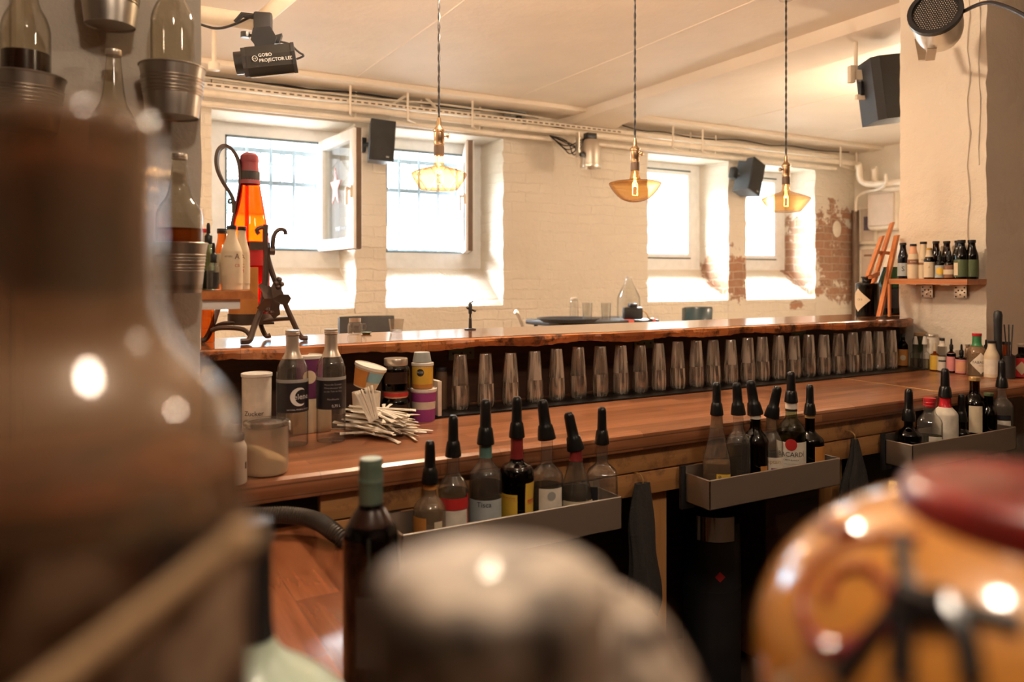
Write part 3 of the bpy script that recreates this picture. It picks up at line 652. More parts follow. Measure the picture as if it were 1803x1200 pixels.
# pendants
def pendant(px, py, w, kind, label, knob_side):
    Y = 2.45; P = at(px, py, Y=Y); k = mpp(P); R_ = w*k/2
    r = thing('pendant_lamp', label, 'pendant lamp', (P.x, P.y, P.z), group='bare bulb pendants over the bar')
    if kind == 0: pr = [(.3, -.36), (.62, -.34), (.7, -.30), (1.0, .18), (.985, .28), (.6, .42), (.25, .5), (.16, .6), (.16, .95)]
    elif kind == 1: pr = [(0, -.38), (.3, -.37), (.6, -.22), (.85, .05), (1.0, .30), (.985, .36), (.7, .42), (.3, .45), (.18, .52), (.15, .85)]
    else: pr = [(0, -.36), (.55, -.36), (.62, -.33), (1.0, .16), (.985, .22), (.6, .38), (.3, .46), (.15, .55), (.14, .85)]
    pr = chaikin([(a_*R_, b_*R_) for a_, b_ in pr], 1)
    if kind == 0: pr = [(0, -.36*R_)]+pr
    top = pr[-1][1]; MB().lathe(pr, 48).obj('glass_bulb', 'bulb_glass', r)
    MB().tube([(.006*math.cos(i*1.3), .006*math.sin(i*1.3), .25*R_+i*.0016) for i in range(22)]+[(0, 0, top)], .0012, 5).tube([(0, 0, top), (0, 0, .5*R_), (.012, 0, .3*R_), (.012, 0, -.12*R_), (-.012, 0, -.12*R_), (-.012, 0, .3*R_), (0, 0, .5*R_)], .0014, 5).obj('filament', 'filament', r)
    MB().lathe([(.0, top-.005), (.018, top-.005), (.018, top+.022), (.0175, top+.03), (0, top+.03)], 20).obj('bulb_collar', 'sash_edge', r)
    s0 = top+.028; MB().lathe([(0, s0), (.0175, s0), (.017, s0+.004), (.0185, s0+.006), (.0175, s0+.02), (.0185, s0+.022), (.018, s0+.048), (.021, s0+.05), (.021, s0+.056), (.014, s0+.064), (.009, s0+.072), (.0085, s0+.084), (.006, s0+.10), (0, s0+.10)], 20).obj('socket', 'brass', r)
    kn = MB(); kn.m = Matrix.Translation((0, 0, s0+.035)) @ Matrix.Rotation(knob_side-TH, 4, 'Z') @ Matrix.Rotation(PI/2, 4, 'Y'); kn.lathe([(.003, .015), (.003, .026), (.009, .028), (.009, .034), (0, .036)], 12); kn.obj('switch_knob', 'brass', r)
    ht = CEIL-P.z; mb = MB(); n = int((ht-s0-.1)/.006)
    for ph in (0, PI): mb.tube([(.0024*math.cos(ph+i*.52), .0024*math.sin(ph+i*.52), s0+.095+i*.006) for i in range(n+1)], .0026, 5)
    mb.obj('twisted_cord', 'cable_black', r); MB().lathe([(0, ht-.03), (.03, ht-.03), (.045, ht-.003), (0, ht-.001)], 20).obj('ceiling_rose', 'brass', r)
    L = lamp('bulb_glow', (P.x, P.y, P.z), 2.2, (1, .6, .28), .012)
pendant(773, 318, 98, 0, 'leftmost hanging bulb, faceted wide bowl glass with flat bottom', 0)
pendant(1118, 338, 92, 1, 'middle hanging bulb, smooth amber half-round bowl glass', -.6)
pendant(1384, 358, 83, 2, 'rightmost and smallest hanging bulb, amber flattened diamond glass', 3.4)
# ---------------------------------------------------------------- the bar
ZC = .915; YF, YB = 1.553, 2.188
mb = MB()
def counter_piece(x0, x1, y0, y1):
    pr = [(y0+.014, ZC-.05), (y0+.004, ZC-.046), (y0, ZC-.036), (y0, ZC-.016), (y0+.004, ZC-.005), (y0+.014, ZC), (y1, ZC), (y1, ZC-.05)]
    mb.prism([(y, z) for y, z in pr], (x0, 0, 0), (0, 1, 0), (0, 0, 1), (x1-x0, 0, 0))
counter_piece(-.7, .222, YF, 1.69); counter_piece(.222, 2.60, YF, YB)
tagit(mb.obj('bar_counter', 'counter_wood', angle=25), 'long butcher-block worktop running under the raised bar ledge', 'counter')
mb = MB(); counter_piece(2.604, 3.064, YF, YB)
tagit(mb.obj('bar_counter', 'counter_wood', angle=25), 'short butcher-block worktop right of the bright joint line', 'counter')
tagit(B(2.600, 2.604, YF+.002, YB, ZC-.03, ZC+.0015).obj('joint_strip', 'cap_gold'), 'thin pale metal strip at the joint across the wooden worktop', 'strip')
tagit(MB().prism([(3.065, -.5), (3.065, YB), (3.228, YB), (3.228, 1.772), (3.88, 1.772), (3.88, -.5)], (0, 0, ZC-.05), (1, 0, 0), (0, 1, 0), (0, 0, .0505)).obj('return_counter', 'return_wood', smooth=False), 'wooden worktop turning the corner at the far right below the pillar', 'counter')
# ledge (raised bar top) with a live edge
LZ = 1.134; LT = .030; YL, YLB = 2.03, 2.39
def ledge():
    rr = random.Random(11); n = 190; x0, x1 = -.1, 3.236; T = MB(); vs = []; fs = []; ph = [rr.uniform(0, 6) for _ in range(5)]
    def edge(x): return .006*math.sin(x*5+ph[0])+.004*math.sin(x*13+ph[1])+.0025*math.sin(x*37+ph[2])
    for i in range(n+1):
        x = x0+(x1-x0)*i/n; e = edge(x)+rr.uniform(-.0025, .0025); d = .004*math.sin(x*17+ph[3])+rr.uniform(-.002, .002)
        if x > 3.10: e += ((x-3.10)/.136)**2*.12
        vs += [(x, YLB, LZ), (x, YL+.012+e, LZ), (x, YL+.002+e, LZ-.004), (x, YL+e+rr.uniform(-.003, .003), LZ-.013+d*.5), (x, YL+.006+e+rr.uniform(-.002, .002), LZ-LT+d), (x, YLB, LZ-LT)]
    for i in range(n):
        for k in range(6): fs.append((i*6+k, i*6+(k+1) % 6, i*6+6+(k+1) % 6, i*6+6+k))
    q = n*6; fs += [(5, 4, 3, 2, 1, 0), (q, q+1, q+2, q+3, q+4, q+5)]
    # the slab: the varnished top is its own part beside the rough edge
    r = thing('bar_ledge', 'raised wooden bar top with a rough bark edge along the whole bar', 'bar top', (0, 0, 0))
    T.v = vs; T.f = fs; T.box(3.236, 3.62, 2.185, YLB, LZ-LT, LZ+.0012); T.obj('slab', 'live_edge_wood', r, angle=20)
    t = MB(); tv = []; tf = []
    for i in range(n+1): tv += [vs[i*6][:2]+(LZ+.0012,), (vs[i*6+1][0], vs[i*6+1][1]+.001, LZ+.0012)]
    for i in range(n): tf.append((2*i, 2*i+1, 2*i+3, 2*i+2))
    t.add(tv, tf); t.obj('varnished_top', 'ledge_top_wood', r)
ledge()
o = B(.222, 3.62, 2.192, 2.21, .2, LZ-LT-.004).obj('bar_back_panel', 'dark_back_wood'); tagit(o, 'dark brown upright panel behind the row of inverted glasses', 'panel')
for i, px in enumerate((812, 1133, 1405)):
    x = at(px, Y=2.19).x; g = thing('angle_bracket', ['steel angle bracket under the ledge above the first inverted glasses', 'steel angle bracket under the ledge near its middle', 'steel angle bracket under the right half of the ledge'][i], 'bracket', (x, 2.19, LZ-LT-.05), group='steel brackets under the ledge')
    B(-.045, .045, -.004, 0, 0, .04, .001).obj('plate', 'cap_green_grey', g); h = MB()
    for dx in (-.03, 0, .03):
        q = MB(); h.m = Matrix.Translation((dx, -.004, .02)) @ Matrix.Rotation(PI/2, 4, 'X'); h.lathe([(0, .0), (.004, .0), (.004, .001), (0, .001)], 8)
    h.obj('screws', 'ink_black', g)
tagit(B(.55, 3.16, 1.985, 2.12, ZC, ZC+.006, .001).obj('bar_mat', 'black_rubber'), 'long black rubber mat under the row of inverted glasses', 'mat')

# inverted tumblers
gx = [810, 855, 898, 941, 980, 1019, 1056, 1092, 1127, 1160, 1193, 1225, 1256, 1286, 1315, 1343, 1371, 1398, 1424, 1450, 1475, 1500, 1524, 1547, 1568]
def tumbler(mat_up='tumbler_glass'):
    r = thing('highball_glass', '', 'glass', (0, 0, 0), group='inverted glasses in the row under the ledge')
    up = [(.026, .072), (.0235, .11), (.0205, .145), (.0195, .160), (.0180, .163), (.0, .160)]
    lo = [(.0245, .001), (.0265, .004), (.0280, .014), (.0285, .026), (.0280, .045), (.0265, .072)]
    MB().lathe(up, 28).obj('upper_glass', 'tumbler_glass', r)
    MB().lathe(lo, 36, cap=False, rib=lambda t, z: 1+.012*math.cos(18*t)*(1 if z > .03 else .2)).obj('ribbed_wall', 'tumbler_ribs', r)
    MB().lathe([(.0235, .002), (.0245, .001), (.0245, .0045), (.0235, .0045), (.0235, .002)], 28, cap=False).obj('rim', 'clear_glass', r)
    return r
proto = None; ords = 'first second third fourth fifth sixth seventh eighth ninth tenth eleventh twelfth thirteenth fourteenth fifteenth sixteenth seventeenth eighteenth nineteenth twentieth twenty-first twenty-second twenty-third twenty-fourth last'.split()
for i, px in enumerate(gx):
    p = at(px, Y=2.068)
    o = tumbler() if proto is None else dup(proto)
    proto = proto or o
    o.location = (p.x, 2.068+R.uniform(-.004, .004), ZC+.0062); o.rotation_euler = (0, 0, R.uniform(0, 6)); s = R.uniform(.985, 1.02); o.scale = (s, s, s*R.uniform(.99, 1.02))
    o['label'] = 'inverted clear highball glass, %s from the left in the row under the ledge' % ords[i]

# apron, posts, dark space below the counter
xa = at(563, Y=1.58).x
for z0, z1, lab in ((.808, .864, 'upper plank of the light wooden apron below the worktop'), (.745, .804, 'lower plank of the light wooden apron, hooks screwed into it')):
    tagit(B(xa, 2.44, 1.575, 1.60, z0, z1, .002).obj('apron_board', 'apron_wood'), lab, 'board')
for pa, pb, lab in ((1140, 1175, 'light wooden post between the hanging towel and the middle bottle rail'), (1464, 1484, 'light wooden post right of the middle bottle rail')):
    a, b = at(pa, Y=1.60).x, at(pb, Y=1.60).x
    tagit(B(a, b, 1.602, 1.65, 0, .864, .003).obj('support_post', 'post_wood'), lab, 'post')
tagit(B(.222, 3.0, 2.12, 2.16, 0, ZC-.052).obj('dark_wall_panel', 'dark_back_wood'), 'dark panel at the back of the space below the worktop', 'panel')
tagit(B(1.93, 2.31, 1.76, 2.1, .05, .74, .01).obj('under_bar_cupboard', 'dark_back_wood'), 'dark brown cupboard below the worktop behind the crumpled towel', 'cupboard')
ux = at(1577, Y=1.64).x
tagit(B(2.33, 3.0, 1.72, 2.1, .05, .70, .01).obj('under_bar_fridge', 'black_plastic'), 'dark fridge box below the worktop behind the right bottle rail', 'fridge')
# peninsula counter at a lower level
r = thing('peninsula_counter', 'lower wooden worktop in front of the bar beside the dark red wine bottle', 'counter', (0, 0, 0))
B(-.9, .42, .34, 1.548, .78, .82, .006).obj('worktop', 'peninsula_wood', r)
B(-.88, .40, .36, 1.53, 0, .78).obj('cabinet', 'dark_back_wood', r)
# back bar where the photograph was taken from
r = thing('back_bar', 'dark back bar carrying the blurred foreground bottles', 'shelf', (0, 0, 0)); B(-.6, .75, -.25, .30, 1.02, 1.05, .004).obj('shelf_board', 'dark_back_wood', r); B(-.58, .73, -.23, .28, 0, 1.02).obj('cabinet', 'dark_back_wood', r)
# hose
hp = [at(300, 905, z=.855), at(380, 908, z=.855), at(450, 908, z=.856), at(510, 905, z=.857), at(560, 915, z=.85), at(590, 938, z=.845)]
e = hp[-1]; hp += [Vector((e.x+.045, e.y-.01, .80)), Vector((e.x+.06, e.y, .66)), Vector((e.x+.06, e.y, .4))]
pts = chaikin([tuple(p) for p in hp], 5); dl = [0.0]
for i in range(1, len(pts)): dl.append(dl[-1]+(Vector(pts[i])-Vector(pts[i-1])).length)
q = []; s = 0; j = 0
while s < dl[-1]:
    while dl[j+1] < s: j += 1
    t = (s-dl[j])/(dl[j+1]-dl[j]); q.append(Vector(pts[j]).lerp(Vector(pts[j+1]), t)); s += .0016
rs = [.0155+(.0016 if i % 3 == 0 else -.0008) for i in range(len(q))]
tagit(MB().tube(q, rs, 12).obj('drain_hose', 'hose_rubber'), 'ribbed dark hose curving over the back of the lower worktop', 'hose')

# ---------------------------------------------------------------- bottles
KIND = {
 'spirit': [(.93, 0), (1, .015), (1, .04), (1, .60), (.97, .645), (.62, .71), (.15, .76), (.02, .80), (0, .84), (0, 1)],
 'bordeaux': [(.95, 0), (1, .012), (1, .05), (1, .64), (.93, .69), (.5, .745), (.1, .79), (.02, .83), (0, .86), (0, 1)],
 'slope': [(.95, 0), (1, .015), (1, .05), (1, .42), (.8, .52), (.45, .65), (.2, .76), (.04, .86), (0, .92), (0, 1)],
 'squat': [(.95, 0), (1, .02), (1, .06), (1, .56), (.92, .62), (.4, .67), (.06, .71), (0, .75), (0, 1)],
 'bulge': [(.84, 0), (.88, .015), (.88, .05), (.88, .5), (.9, .54), (1, .57), (1, .64), (.8, .69), (.15, .72), (.0, .76), (0, 1)],
 'water': [(.94, 0), (1, .01), (1, .04), (1, .62), (.96, .67), (.72, .725), (.3, .775), (.08, .81), (.02, .85), (0, .9), (0, 1)],
 'juice': [(.94, 0), (1, .01), (1, .04), (1, .52), (.97, .57), (.75, .63), (.4, .68), (.22, .75), (.08, .88), (0, .96), (0, 1)],
 'cone': [(.95, 0), (1, .01), (1, .04), (1, .46), (.9, .55), (.55, .70), (.25, .82), (.1, .9), (0, .97), (0, 1)],
 'dropper': [(.95, 0), (1, .02), (1, .06), (1, .72), (.9, .79), (.45, .83), (.1, .86), (0, .9), (0, 1)],
 'bitters': [(.95, 0), (1, .015), (1, .05), (1, .56), (.9, .63), (.4, .74), (.12, .82), (.02, .88), (0, .92), (0, 1)],
 'jar': [(.96, 0), (1, .02), (1, .06), (1, .8), (.95, .88), (.86, .93), (.82, .96), (.82, 1)],
 'tabasco': [(.95, 0), (1, .02), (1, .05), (1, .50), (.93, .58), (.5, .68), (.1, .73), (0, .76), (0, 1)],
 'apothecary': [(.97, 0), (1, .01), (1, .03), (1, .78), (.96, .83), (.6, .86), (.1, .88), (0, .89), (0, 1)],
}
def prof_of(kind, Rb, H, nr, t=0.0):
    return chaikin([(nr+a*(Rb-nr)-t if kind != 'jar' else a*Rb-t, max(b*H, t)) for a, b in KIND[kind]], 2)
def rad_at(pr, z):
    for (r0, z0), (r1, z1) in zip(pr, pr[1:]):
        if z0 <= z <= z1: return r0+(r1-r0)*((z-z0)/(z1-z0+1e-9))
    return pr[-1][0]
def disc_mesh(mb, rt, a0, rd, z0, rings=4, seg=24):
    vs = [(rt*math.cos(a0), rt*math.sin(a0), z0)]; fs = []
    for j in range(1, rings+1):
        q = rd*j/rings
        for i in range(seg):
            t = 2*PI*i/seg; a = a0+q*math.cos(t)/rt; vs.append((rt*math.cos(a), rt*math.sin(a), z0+q*math.sin(t)))
    for i in range(seg): fs.append((0, 1+i, 1+(i+1) % seg))
    for j in range(rings-1):
        for i in range(seg): fs.append((1+j*seg+i, 1+(j+1)*seg+i, 1+(j+1)*seg+(i+1) % seg, 1+j*seg+(i+1) % seg))
    return mb.add(vs, fs)
def se(t, n): return 1 if n == 2 else (abs(math.cos(t))**n+abs(math.sin(t))**n)**(-1/n)
def patch(pr, z0, z1, a0, span, n, off=.0008, rows=4, shape=None, seg=20):
    mb = MB(); vs = []; fs = []
    for j in range(rows+1):
        z = z0+(z1-z0)*j/rows
        for i in range(seg+1):
            u = i/seg*2-1; s_ = span
            if shape: s_ = span*shape(j/rows)
            t = a0+u*s_/2; rr = (rad_at(pr, z)+off)*se(t, n); vs.append((rr*math.cos(t), rr*math.sin(t), z))
    for j in range(rows):
        for i in range(seg):
            a = j*(seg+1)+i; fs.append((a, a+1, a+seg+2, a+seg+1))
    return mb.add(vs, fs)
def put_cap(r, cap, H, nr, seedlean=0, az=0):
    c = MB(); kind = cap[0]
    if kind == 'pourer':
        k = nr/.0135; sc = cap[1] if len(cap) > 1 else 1
        c.m = Matrix.Translation((0, 0, H-.012)) @ Matrix.Rotation(az, 4, 'Z') @ Matrix.Rotation(seedlean, 4, 'Y')
        pr = [(.0, .0), (.0182, .0), (.0192, .0012), (.0186, .008), (.0164, .022), (.0150, .029), (.0126, .032), (.0120, .05), (.0112, .073), (.0100, .079), (.0068, .0825), (0, .083)]
        c.lathe([(a*sc*max(1, k*.95), b*sc) for a, b in pr], 20, sy=.86); c.obj('pourer_hood', 'black_rubber', r)
    elif kind == 'screw':
        h = cap[2]; rr = nr*1.12
        pr = [(0, -h*.8), (rr*1.02, -h*.8), (rr*1.06, -h*.66), (rr, -h*.62), (rr*1.06, -h*.35), (rr, -h*.3), (rr*1.03, -.0*h), (rr, h*.12), (0, h*.14)]
        c.lathe(pr, 24, (0, 0, H)); c.obj('screw_cap', cap[1], r)
    elif kind == 'tall':          # long metal capsule over the neck
        h = cap[2]; rr = nr*1.1; c.lathe([(0, -h), (rr, -h), (rr, -h*.36), (rr*1.05, -h*.35), (rr*1.05, -h*.3), (rr, -h*.28), (rr*1.04, -h*.22), (rr, -h*.18), (rr*1.03, -h*.14), (rr, -h*.1), (rr*1.02, -h*.06), (rr, -h*.02), (rr*.93, .003), (0, .003)], 28, (0, 0, H)); c.obj('screw_capsule', cap[1], r)
        MB().lathe([(0, .0035), (rr*.9, .0035), (rr*.9, .0042), (0, .0042)], 24, (0, 0, H)).obj('cap_disc', cap[3] if len(cap) > 3 else cap[1], r)
    elif kind == 'dropper':
        s_ = cap[2] if len(cap) > 2 else 1
        c.lathe([(0, -.006), (nr*1.25, -.006), (nr*1.25, .012*s_), (nr*1.1, .014*s_), (nr*.62, .018*s_), (nr*.6, .036*s_), (nr*.4, .042*s_), (0, .043*s_)], 18, (0, 0, H)); c.obj('dropper_cap', cap[1], r)
    elif kind == 'dasher':
        c.lathe([(0, -.004), (nr*1.3, -.004), (nr*1.1, .012), (nr*.8, .022), (nr*.7, .03), (0, .031)], 16, (0, 0, H)); c.obj('pump_cap', cap[1], r)
    elif kind == 'lid':
        rr = nr; h = cap[2]; c.lathe([(0, -.002), (rr, -.002), (rr*1.02, 0), (rr*1.02, h*.85), (rr*.98, h), (0, h)], 28, (0, 0, H)); c.obj('lid', cap[1], r)
def bottle(name, label, cat, loc, Rb, H, kind='spirit', glass='clear_glass', nr=.0135, liq=None, cap=None, labels=(), n=2, group=None, lean=0, az=0, rz=None, tilt=None, seg=32, wraps=()):
    loc = Vector(loc); rz = rz if rz is not None else facing(loc)
    r = thing(name, label, cat, loc, rz, group)        # local +X looks towards the photographer
    if tilt: r.rotation_euler = (tilt[0], tilt[1], rz)
    pr = prof_of(kind, Rb, H, nr)
    MB().lathe([(0, .0005)]+[(a, max(b, .0005)) for a, b in pr], seg, n=n).obj('glass_body', glass, r)
    if liq:
        mt, fill = liq; zf = H*fill; p2 = [(max(a-.0022, .001), b+.004) for a, b in pr if b+.004 < zf]
        rr = rad_at(pr, zf)-.0022; MB().lathe([(0, p2[0][1])]+p2+[(rr, zf), (0, zf)], seg, n=n).obj('liquid', mt, r)
    for w_ in wraps:   # (mat, z0frac, z1frac)
        a, b = w_[1]*H, w_[2]*H; zs = [a+(b-a)*i/6 for i in range(7)]
        MB().lathe([(rad_at(pr, z)+.0007, z) for z in zs], seg, n=n, cap=False).obj('neck_wrap', w_[0], r)
    for L in labels:
        mt, z0, z1, span = L[:4]; a0 = math.radians(L[4]) if len(L) > 4 else 0; ex = L[5] if len(L) > 5 else {}
        lb = patch(pr, z0*H, z1*H, a0, math.radians(span), n, off=ex.get('off', .0009), rows=ex.get('rows', 3), shape=ex.get('shape')).obj('label', mt, r)
        for (s_, zf, sz, mt2, *bx) in ex.get('text', ()):
            rt = rad_at(pr, zf*H)+.0016
            if n != 2: rt *= se(a0, n)
            text_mesh(s_, sz, lb, 'lettering', mt2, bend=(rt, a0+(bx[0] if bx else 0), zf*H))
        if ex.get('disc'):
            zf, rd, mt3 = ex['disc']; rt = rad_at(pr, zf*H)+.0021; c = MB()
            ring = [(rt*math.cos(a0+rd*math.cos(t)/rt), rt*math.sin(a0+rd*math.cos(t)/rt), zf*H+rd*math.sin(t)) for t in [i*PI/12 for i in range(24)]]
            c.add(ring, [tuple(range(24))]) if 0 else disc_mesh(c, rt, a0, rd, zf*H); c.obj('round_emblem', mt3, lb, smooth=False)
    if cap: put_cap(r, cap, H, pr[-1][0] if kind == 'jar' else nr, lean, az)
    return r
diamond = lambda u: max(.03, 1-abs(2*u-1))

# speed rails
def rail(x0, x1, label):
    r = thing('bottle_rail', label, 'bottle rail', (x0, YF-.093, .715)); w_ = x1-x0; t = .002; h = .076; d = .092
    MB().box(0, w_, 0, d, 0, t).box(0, t, 0, d, 0, h).box(w_-t, w_, 0, d, 0, h).box(0, w_, d-t, d, 0, h+.02).prism([(0, 0), (w_, 0), (w_, h), (0, h)], (0, 0, 0), (1, 0, 0), (0, 0, 1), (0, t, 0)).obj('tray', 'steel', r, smooth=False)
    MB().tube([(.002, d, h), (.002, .002, h), (w_-.002, .002, h), (w_-.002, d, h)], .0022, 6).obj('rolled_rim', 'steel', r)
    for x in (0.0, w_-.035): B(x-.012, x+.035, d+.001, d+.012, -.02, h+.02, .002).obj('mounting_plate', 'black_plastic', r)
RX = [(.56, at(1095, Y=1.46).x), (at(1250, Y=1.46).x, at(1480, Y=1.46).x), (at(1607, Y=1.46).x, 2.83)]
rail(*RX[0], 'left steel bottle rail below the worktop, partly behind the blurred cap')
rail(*RX[1], 'middle steel bottle rail holding six spirit bottles')
rail(*RX[2], 'right steel bottle rail behind the blurred red cap')
ZR = .7175; YR = 1.507
def rb(px, top, wpx, label, kind='spirit', Y=YR, **k):
    """bottle in a rail; top = pixel row of the glass mouth"""
    p = at(px, top, Y=Y); H = p.z-ZR; Rb = min(.5*wpx*mpp(p), .0395, (Y-1.4635)/(1.16 if k.get('n', 2) > 2 else 1.04))
    return bottle('spirit_bottle', label, 'bottle', (p.x, Y, ZR), Rb, H, kind, **k)
T = lambda *a: {'text': a}
rb(757, 840, 58, 'red amber liqueur bottle, leftmost in the left rail', 'spirit', glass='smoked_bottle_glass', liq=('red_liquid', .6), cap=('pourer', 1.1), lean=.02, wraps=[('label_orange', .86, .93)], labels=[('label_orange', .1, .55, 75, -50), ('paper_cream', .2, .5, 30, 30)])
rb(798, 793, 54, 'clear bottle with red and white label, second in the left rail', 'spirit', liq=('pale_liquid', .62), cap=('pourer', 1.08), labels=[('label_red', .46, .56, 150, 0, T(('GORDON', .51, .0, 'ink_white'))) if 0 else ('label_red', .46, .57, 150, 0), ('paper_white', .12, .455, 120, 0), ('label_red', .1, .6, 10, 66)])
rb(855, 772, 58, 'clear bottle with green neck foil and pale blue-grey label in the left rail', 'bordeaux', liq=('pale_liquid', .6), cap=('pourer', 1.2), wraps=[('neck_foil_green', .83, .995)], labels=[('label_grey', .1, .47, 150, -5, {'text': (('Tisca', .43, .016, 'ink_black'),)})], lean=-.04)
rb(910, 760, 62, 'tall dark liqueur bottle with yellow labels and red neck in the left rail', 'bulge', glass='black_glass', liq=('dark_drink', .7), cap=('pourer', 1.12), wraps=[('neck_foil_red', .76, .99)], labels=[('paper_yellow', .1, .46, 80, -38, {}), ('label_red', .405, .435, 50, -30), ('paper_yellow', .1, .56, 60, 60), ('label_red', .36, .43, 40, 60)])
rb(963, 764, 58, 'clear bottle with oval crest label, lean black pourer, in the left rail', 'squat', liq=('pale_liquid', .5), cap=('pourer', 1.12), lean=-.12, az=PI/2, wraps=[('neck_foil_red', .95, .97)], labels=[('paper_white', .1, .5, 88, 16, {'disc': (.43, .010, 'ink_grey')})])
rb(1014, 783, 62, 'clear conical brandy bottle with cream label in the left rail', 'slope', liq=('pale_liquid', .5), cap=('pourer', 1.1), lean=-.2, az=PI/2, wraps=[('neck_foil_red', .82, .96)], labels=[('paper_cream', .16, .38, 150, 0, {'text': (('Asbach', .30, .013, 'ink_black', -.35), ('WEINBRAND', .33, .005, 'ink_red', .4), ('A', .26, .008, 'ink_grey', .4))})])
rb(1060, 772, 66, 'square-shouldered clear whisky bottle, rightmost in the left rail', 'squat', n=5, liq=('amber_liquid', .18), cap=('pourer', 1.08), labels=[('label_black', .1, .48, 70, -50, {'text': (("RK'S", .3, .016, 'ink_white', .25),)})], lean=.02)
# middle rail
rb(1262, 722, 60, 'tequila bottle with yellow label, leftmost in the middle rail', 'slope', n=4, liq=('tequila_liquid', .44), cap=('pourer', 1.05), wraps=[('smoked_bottle_glass', .82, .98)], labels=[('paper_yellow', .12, .34, 52, 25, {'text': (('8', .3, .018, 'ink_black', -.25),)})], nr=.0145)
rb(1300, 722, 42, 'slim clear bottle with pale contents, second in the middle rail', 'spirit', liq=('pale_liquid', .6), cap=('pourer', 1.05), lean=.05, az=-PI/2)
rb(1330, 722, 46, 'dark bottle with small white neck band, third in the middle rail', 'spirit', Y=1.515, glass='brown_dark_glass', liq=('dark_drink', .6), cap=('pourer', 1.15), lean=-.14, az=PI/2, wraps=[('paper_white', .9, .985)], labels=[('label_orange', .12, .36, 36, 40)], nr=.014)
rb(1358, 727, 40, 'spiced rum bottle with white pictured label, fourth in the middle rail', 'spirit', Y=1.497, glass='clear_glass', liq=('amber_liquid', .4), cap=('pourer', 1.08), lean=.2, az=PI/2, wraps=[('smoked_bottle_glass', .8, .98)], labels=[('paper_white', .1, .47, 150, 5, {'text': (('Captain', .42, .016, 'ink_gold', .0),)}), ('label_purple', .18, .34, 40, 20, {'off': .0016})])
rb(1393, 700, 58, 'large white rum bottle with red round emblem in the middle rail', 'spirit', glass='green_pale_glass', liq=('pale_liquid', .6), cap=('pourer', 1.05), nr=.0155, wraps=[('paper_white', .88, .99), ('label_black', .855, .875)], labels=[('paper_white', .12, .53, 165, 0, {'rows': 4, 'text': (('BACARDÍ', .395, .0185, 'ink_black'), ('CARTA BLANCA', .335, .0058, 'ink_black'), ('SUPERIOR WHITE RUM', .29, .004, 'ink_grey'), ('1862', .2, .011, 'ink_gold')), 'disc': (.505, .0165, 'label_red')})])
rb(1426, 722, 52, 'dark liqueur bottle with orange side label, rightmost in the middle rail', 'squat', glass='black_glass', liq=('dark_drink', .62), cap=('pourer', 1.05), wraps=[('cap_gold', .9, .97)], labels=[('label_orange', .1, .54, 60, 50)])
# right rail
rb(1600, 734, 58, 'dark blue bottle with black pourer, leftmost in the right rail', 'spirit', glass='blue_dark_glass', liq=('dark_drink', .55), cap=('pourer', 1.25), wraps=[])
rb(1637, 702, 50, 'clear square bottle with red screw cap in the right rail', 'spirit', n=4.5, liq=('pale_liquid', .4), cap=('screw', 'cap_red', .030), nr=.0165, labels=[('paper_white', .2, .42, 52, 22)])
rb(1664, 692, 42, 'white bottle with long red neck and black pourer in the right rail', 'bordeaux', Y=1.52, glass='paper_white', cap=('pourer', 1.15), nr=.016, wraps=[('cap_red', .785, .99)])
rb(1693, 735, 44, 'dark brown bottle, black pourer, behind the blurred red cap', 'squat', Y=1.49, glass='black_glass', liq=('dark_drink', .6), cap=('pourer', 1.1), labels=[('label_peach', .15, .42, 60, 15)])
rb(1716, 664, 46, 'dark bottle with gold screw cap and cream label in the right rail', 'spirit', Y=1.53, glass='brown_dark_glass', liq=('dark_drink', .66), cap=('screw', 'cap_gold', .014), nr=.0155, labels=[('paper_cream', .25, .62, 60, 5)])
rb(1741, 692, 40, 'dark brown bottle with green screw cap in the right rail', 'spirit', Y=1.49, glass='black_glass', liq=('dark_drink', .6), cap=('screw', 'label_green', .01))
rb(1764, 676, 36, 'slim clear bottle with black and white label, rightmost in the right rail', 'spirit', Y=1.53, glass='clear_glass', liq=('amber_liquid', .3), cap=('pourer', 1.2), az=.3, labels=[('label_black', .42, .5, 90, 0), ('paper_white', .2, .41, 90, 0)])

# towels on hooks
def towel(px, top, bot, w_top, w_bot, label, Y=1.545, seed=1, folds=5):
    p = at(px, top, Y=Y); zb = at(px, bot, Y=Y).z; k = mpp(p); rr = random.Random(seed); n = 26; m = 40; vs = []; fs = []
    r = thing('bar_towel', label, 'towel', (p.x, Y, zb)); h = p.z-zb
    for j in range(n+1):
        v = j/n; w_ = (w_bot+(w_top-w_bot)*v**1.6)*k*(1+.1*math.sin(v*9+seed))
        for i in range(m):
            t = 2*PI*i/m; q = 1+.2*math.sin(folds*t+seed+v*1.5)+.12*math.sin((2*folds+1)*t+v*4)
            vs.append((w_/2*math.cos(t)*q+.006*math.sin(v*5+seed), .022*math.sin(t)*q*(.4+.6*(1-v)), v*h+(.02*math.sin(3*t) if j == 0 else 0)))
    for j in range(n):
        for i in range(m): fs.append((j*m+i, j*m+(i+1) % m, (j+1)*m+(i+1) % m, (j+1)*m+i))
    fs += [tuple(range(m-1, -1, -1)), tuple(n*m+i for i in range(m))]
    MB().add(vs, fs).obj('cloth', 'towel_grey', r, angle=70)
    hk = MB().tube(chaikin([(0, .028, h+.02), (0, .01, h+.022), (0, -.006, h+.012), (0, -.004, h-.004), (0, .006, h-.008)], 2), .0022, 6)
    o = hk.obj('towel_hook', 'cap_gold'); o.location = r.location; tagit(o, 'small brass hook holding the '+('smooth' if seed == 1 else 'crumpled')+' grey towel', 'hook', 'brass hooks in the apron')
towel(1130, 850, 1075, 30, 64, 'long smooth dark grey towel hanging left of the wooden post', seed=1, folds=3)
